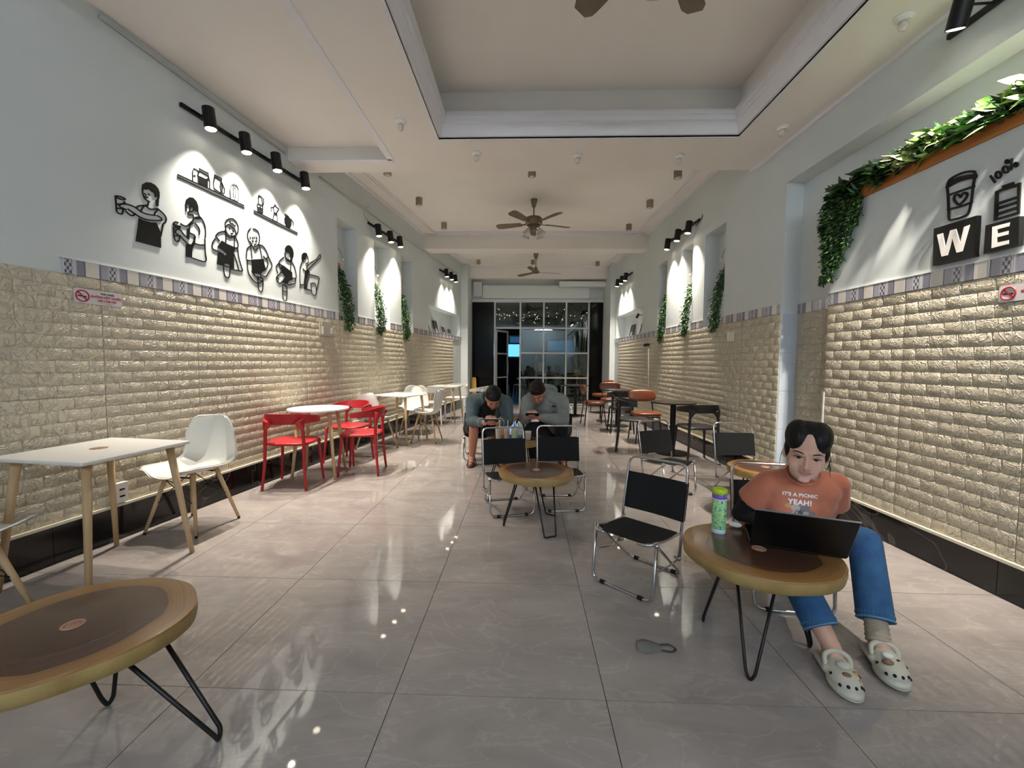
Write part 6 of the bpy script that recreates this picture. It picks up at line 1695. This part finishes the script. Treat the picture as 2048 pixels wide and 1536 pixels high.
for k, sx in (('R', -1), ('L', 1)):
    b = MB(); b.tube(smooth_curve([Ja['neck']+Vector((sx*.055, .035, .045)), Ja['neck']+Vector((sx*.085, -.045, .015)), Ja['neck']+Vector((sx*.075, -.075, -.07))], 4), [.020, .022, .024, .024, .022, .020, .018, .014, .008], 8); put('collar', b, MATS['jacket_denim'], m1)
    w_ = Ja['wr'+k]*.72+Ja['el'+k]*.28; x, y, z = basis_z(Ja['wr'+k]-Ja['el'+k]); b = MB(); b.tube([w_+x*(.050*math.cos(2*PI*i/20))+y*(.050*math.sin(2*PI*i/20)) for i in range(20)], .006, 6, True); put('cuff', b, MATS['jacket_seam'], m1)
b = MB(); cap(b, Ja['hipR'], Ja['hipL'], .128, .128)
for k in 'RL': chain(b, [Ja['hip'+k], Ja['hip'+k]*.2+Ja['kn'+k]*.8], [.108, .088])
fused('shorts', b, MATS['cloth_black'], m1, .008, 3)
def sandal(root, an, toe, mt):
    d = Vector((toe.x-an.x, toe.y-an.y, 0)).normalized(); M = Matrix(((d.y, d.x, 0), (-d.x, d.y, 0), (0, 0, 1))); base = Vector((an.x, an.y, 0))-d*.05
    def Q(p): return base+M @ Vector(p)
    b = MB(); b.ell(Q((0, .05, .010)), (.038, .06, .010), 16, 8, M); b.ell(Q((0, .155, .010)), (.046, .075, .010), 16, 8, M); o = fused('sandal', b, MATS[mt], root, .0055, 2)
    for y_, h_ in ((.17, .062), (.115, .085), (.02, .10)):
        bb = MB(); bb.tube(smooth_curve([Q((-.044, y_, .012)), Q((-.034, y_, h_*.75)), Q((0, y_, h_)), Q((.034, y_, h_*.75)), Q((.044, y_, .012))], 4), .0055, 7); bb.build('strap', MATS[mt], o, True)
sandal(m1, Ja['anR'], Ja['toeR'], 'sandal_brown'); sandal(m1, Ja['anL'], Ja['toeL'], 'sandal_brown')
# man in the hoodie
HMb = frame((-.18, -.66, -.72))
Jb = dict(head=Vector((.145, 4.74, .905)), HM=HMb, neck=Vector((.205, 4.90, .885)), chest=Vector((.26, 5.02, .75)), belly=Vector((.34, 5.19, .56)), pelvis=Vector((.40, 5.36, .42)),
  hipR=Vector((.31, 5.35, .385)), hipL=Vector((.49, 5.35, .385)), shR=Vector((.045, 4.94, .775)), shL=Vector((.435, 4.95, .785)), elR=Vector((.010, 4.86, .595)), elL=Vector((.445, 4.83, .585)),
  wrR=Vector((.025, 4.690, .640)), wrL=Vector((.155, 4.685, .630)), knR=Vector((.085, 4.84, .475)), knL=Vector((.44, 4.86, .475)), anR=Vector((.12, 5.02, .095)), anL=Vector((.46, 5.05, .095)), toeR=Vector((.10, 4.87, .035)), toeL=Vector((.47, 4.90, .035)), phone=Vector((.075, 4.635, .66)))
m2 = man('seated man in a grey hoodie and black trousers looking down at his phone', Vector((.40, 5.36, 0)), Jb, dict(skin='skin_man', hair='hair_brown'), 'hoodie')
b = MB(); chain(b, [Jb['pelvis']+Vector((0, 0, .04)), Jb['belly'], Jb['chest'], Jb['neck']+Vector((0, .02, -.03))], [.168, .165, .168, .10])
for k, sx in (('R', -1), ('L', 1)): chain(b, [Jb['neck']+Vector((sx*.07, .02, -.03)), Jb['sh'+k], Jb['el'+k], Jb['wr'+k]*.8+Jb['el'+k]*.2], [.085, .095, .080, .052])
hd = fused('hoodie', b, MATS['hoodie_grey'], m2, .0075, 3)
b = MB()     # hood lying open behind the neck
n1 = Jb['neck']+Vector((.045, .075, .010))
for i in range(17):
    a = PI*1.55*i/16-PI*.28; p = n1+Vector((.115*math.cos(a), .045*math.sin(a)+.02, .045*math.sin(a)+.02))
    b.ell(p, (.034, .034, .036), 10, 8)
b.ell(n1+Vector((.02, .06, -.02)), (.11, .06, .06), 16, 10)
fused('hood', b, MATS['hoodie_grey'], m2, .0075, 3)
MB_p = MB(); pc = Jb['chest']+Vector((.085, -.166, -.01)); MB_p.box(pc, (.05, .006, .020)); put('chest_patch', MB_p, MATS['patch_dark'], m2, False)
b = MB(); cap(b, Jb['hipR'], Jb['hipL'], .128, .128)
for k in 'RL': chain(b, [Jb['hip'+k], Jb['kn'+k], Jb['an'+k]], [.108, .080, .058])
fused('trousers', b, MATS['cloth_black'], m2, .008, 3)
sandal(m2, Jb['anR'], Jb['toeR'], 'rubber'); sandal(m2, Jb['anL'], Jb['toeL'], 'rubber')
def phone(label, c, fwd):
    M3 = frame(fwd, (0, 0, 1)); root = thing('phone', label, 'phone', M=Matrix.Translation(c) @ M3.to_4x4())
    MB().cbox((0, 0, 0), (.150, .072, .008), .004).build('case', MATS['phone_black'], root)
    MB().bbox((-.070, -.033, .004), (.070, .033, .0045)).build('screen', MATS['screen_glow'], root)
phone('black phone held sideways by the man in the denim jacket', Ja['phone']+Vector((0, -.02, .012)), (0, -.8, .6))
phone('black phone held sideways by the man in the hoodie', Jb['phone']+Vector((0.01, -.02, .012)), (-.1, -.8, .6))
# ================================================================== things on tables and floor
mat('laptop_black', (10, 10, 11), .35)
mat('laptop_edge', (150, 152, 154), .3, metal=.6)
mat('key_grey', (34, 34, 36), .5)
# laptop: lid leans towards the camera, keyboard towards the woman
hA, hB = Vector((1.040, 1.900, .4312)), Vector((1.378, 1.765, .4312))
lx = (hB-hA).normalized(); ly = Vector((-lx.y, lx.x, 0)); LW_ = (hB-hA).length
lap = thing('laptop', 'open black laptop on the round log table in front of the woman', 'laptop', M=Matrix(((lx.x, ly.x, 0, hA.x), (lx.y, ly.y, 0, hA.y), (0, 0, 1, hA.z), (0, 0, 0, 1))))
MB().cbox((LW_/2, .118, .009), (LW_, .236, .014), .004).build('base', MATS['laptop_black'], lap)
MB().bbox((.02, .03, .016), (LW_-.02, .135, .0165)).build('keyboard', MATS['key_grey'], lap)
MB().bbox((LW_*.36, .15, .016), (LW_*.62, .22, .0163)).build('touchpad', MATS['key_grey'], lap)
lid = MB().cbox((LW_/2, 0, .118), (LW_, .007, .236), .003).build('lid', MATS['laptop_black'], lap, M=Matrix.Translation((0, -.004, .012)) @ Matrix.Rotation(R(33), 4, 'X'))
MB().bbox((.0, -.0034, .2335), (LW_, .0034, .2362)).build('lid_edge', MATS['laptop_edge'], lid)
MB().bbox((.010, .0036, .015), (LW_-.010, .0040, .226)).build('screen', MATS['screen_glow'], lid)
# flask printed in greens
def flask_material():
    m = bpy.data.materials.new('flask_print'); m.use_nodes = True
    nt = m.node_tree; N = nt.nodes; L = nt.links; b = N['Principled BSDF']; tc = N.new('ShaderNodeTexCoord')
    v = N.new('ShaderNodeTexNoise'); v.inputs['Scale'].default_value = 85; v.inputs['Detail'].default_value = 2; L.new(tc.outputs['Object'], v.inputs['Vector'])
    r_ = N.new('ShaderNodeValToRGB'); r_.color_ramp.interpolation = 'CONSTANT'; st = [(0, (40, 96, 150)), (.36, (120, 196, 190)), (.46, (190, 222, 120)), (.56, (126, 200, 110)), (.66, (196, 232, 214))]
    while len(r_.color_ramp.elements) < 5: r_.color_ramp.elements.new(.5)
    for e, (p, c) in zip(r_.color_ramp.elements, st): e.position = p; e.color = lin(c)
    L.new(v.outputs[0], r_.inputs[0]); L.new(r_.outputs[0], b.inputs['Base Color']); b.inputs['Roughness'].default_value = .3
    return m
mat('flask_white', (206, 228, 232), .3); mat('flask_purple', (128, 96, 186), .35); mat('flask_lime', (176, 204, 30), .35)
bp = at_z(1437, 1064, .43)
fl = thing('water_bottle', 'tall green printed water bottle with a purple collar and lime cap', 'bottle', (bp.x, bp.y, .4305))
MB().lathe([(.030, 0), (.0325, .004), (.0325, .020), (.032, .021)], 28).build('base', MATS['flask_white'], fl, 'auto')
MB().lathe([(.032, .020), (.0325, .022), (.0325, .165), (.032, .166)], 28).build('body', flask_material(), fl, 'auto')
MB().lathe([(.0322, .166), (.0335, .168), (.0335, .171), (.032, .172)], 28).build('white_ring', MATS['flask_white'], fl, 'auto')
MB().lathe([(.032, .171), (.034, .174), (.034, .192), (.033, .194)], 28).build('collar', MATS['flask_purple'], fl, 'auto')
MB().lathe([(.032, .193), (.0345, .196), (.0345, .212), (.031, .219), (.018, .221), (0, .221)], 28).build('cap', MATS['flask_lime'], fl, 'auto')
MB().cbox((.012, -.034, .190), (.018, .010, .016), .003).build('latch', MATS['flask_purple'], fl)
ep = at_z(1470, 1054, .43)
eb = thing('earbud_case', 'small white rounded earbud case beside the green bottle', 'earbud case', (ep.x, ep.y, .4305), R(-25))
b = MB(); b.ell((0, 0, .0125), (.031, .023, .0125), 24, 14); b.build('shell', MATS['white_gloss'], eb, True)
MB().tube([(.0310*math.cos(2*PI*i/36), .0231*math.sin(2*PI*i/36), .0145) for i in range(36)], .0005, 4, True).build('seam', MATS['laptop_edge'], eb)
# drinks between the men
mat('cup_clear', (226, 228, 222), .1, alpha=.35); mat('drink_tea', (186, 120, 50), .2); mat('drink_lime', (170, 200, 110), .2); mat('drink_milk', (200, 172, 130), .25); mat('straw_white', (228, 228, 224), .4)
for px, py, mt, lb in ((999, 872, 'drink_milk', 'iced milk tea cup nearest the man in the denim jacket'), (1013, 878, 'drink_tea', 'iced brown tea cup on the log table between the men'), (1029, 875, 'drink_lime', 'iced green lime drink cup on the log table between the men'), (1056, 874, 'drink_milk', 'short pale drink glass nearest the man in the hoodie')):
    p = at_z(px, py, .43); p.y = min(max(p.y, 4.22), 4.40); hgt = .13 if 'short' not in lb else .085
    dcp = thing('drink_cup', lb, 'cup', (p.x, p.y, .4305), 0, 'drinks on the log table')
    MB().lathe([(.026, .002), (.0335, hgt*.8), (0, hgt*.8)], 22).build('drink', MATS[mt], dcp, 'auto')
    MB().lathe([(.028, 0), (.036, hgt), (.0375, hgt+.004), (.0355, hgt+.003), (.034, hgt*.82)], 22).build('cup', MATS['cup_clear'], dcp, 'auto')
    if hgt > .1: MB().tube([(.006, 0.0, .03), (.016, -.01, hgt+.075)], .0038, 7).build('straw', MATS['straw_white'], dcp)
# tote bag between the men
mat('bag_white', (206, 214, 216), .7)
bg = thing('tote_bag', 'white bag with black straps standing on the floor between the men', 'bag', (-.06, 5.10, 0))
b = MB(); b.cbox((0, 0, .235), (.17, .09, .46), .02); b.build('bag_body', MATS['bag_white'], bg, 'auto')
for y_ in (-.048, .048): MB().tube(smooth_curve([(-.06, y_, .30), (-.055, y_, .46), (0, y_, .56), (.055, y_, .46), (.06, y_, .30)], 5), .009, 7).build('strap', MATS['cable_black'], bg, True)
# face mask dropped on the floor
mat('mask_grey', (118, 116, 110), .85, bump=.2, bump_scale=120); mat('mask_loop', (70, 68, 64), .8)
mp_ = at_z(1303, 1297, 0)
mk = thing('face_mask', 'grey folded face mask dropped on the tiled floor', 'face mask', (mp_.x, mp_.y, 0), R(-6))
b = MB()
def mask(u, v):
    x = -.062+.105*u; w = .054*(1-.62*u**1.3)*math.sqrt(min(1, .30+u*2.2)); y = (v*2-1)*w+.010*math.sin(u*2.5); z = .004+.020*math.sin(PI*v)*(1-.5*u)*(.5+.5*math.sin(PI*min(1, u+.25)))
    return Vector((x, y, z))
b.grid(mask, 14, 11); b.grid(lambda u, v: mask(u, v)-Vector((0, 0, .003)), 14, 11, flip=True); b.build('cloth', MATS['mask_grey'], mk, True)
MB().tube(smooth_curve([(.035, .020, .006), (.075, .030, .006), (.100, .012, .004), (.085, -.012, .004), (.040, -.012, .005)], 6), .0028, 6).build('ear_loop', MATS['mask_loop'], mk, True)
MB().tube(smooth_curve([(.038, .014, .009), (.080, .022, .008), (.106, .004, .005), (.082, -.018, .005), (.042, -.016, .006)], 6), .0026, 6).build('ear_loop', MATS['mask_loop'], mk, True)
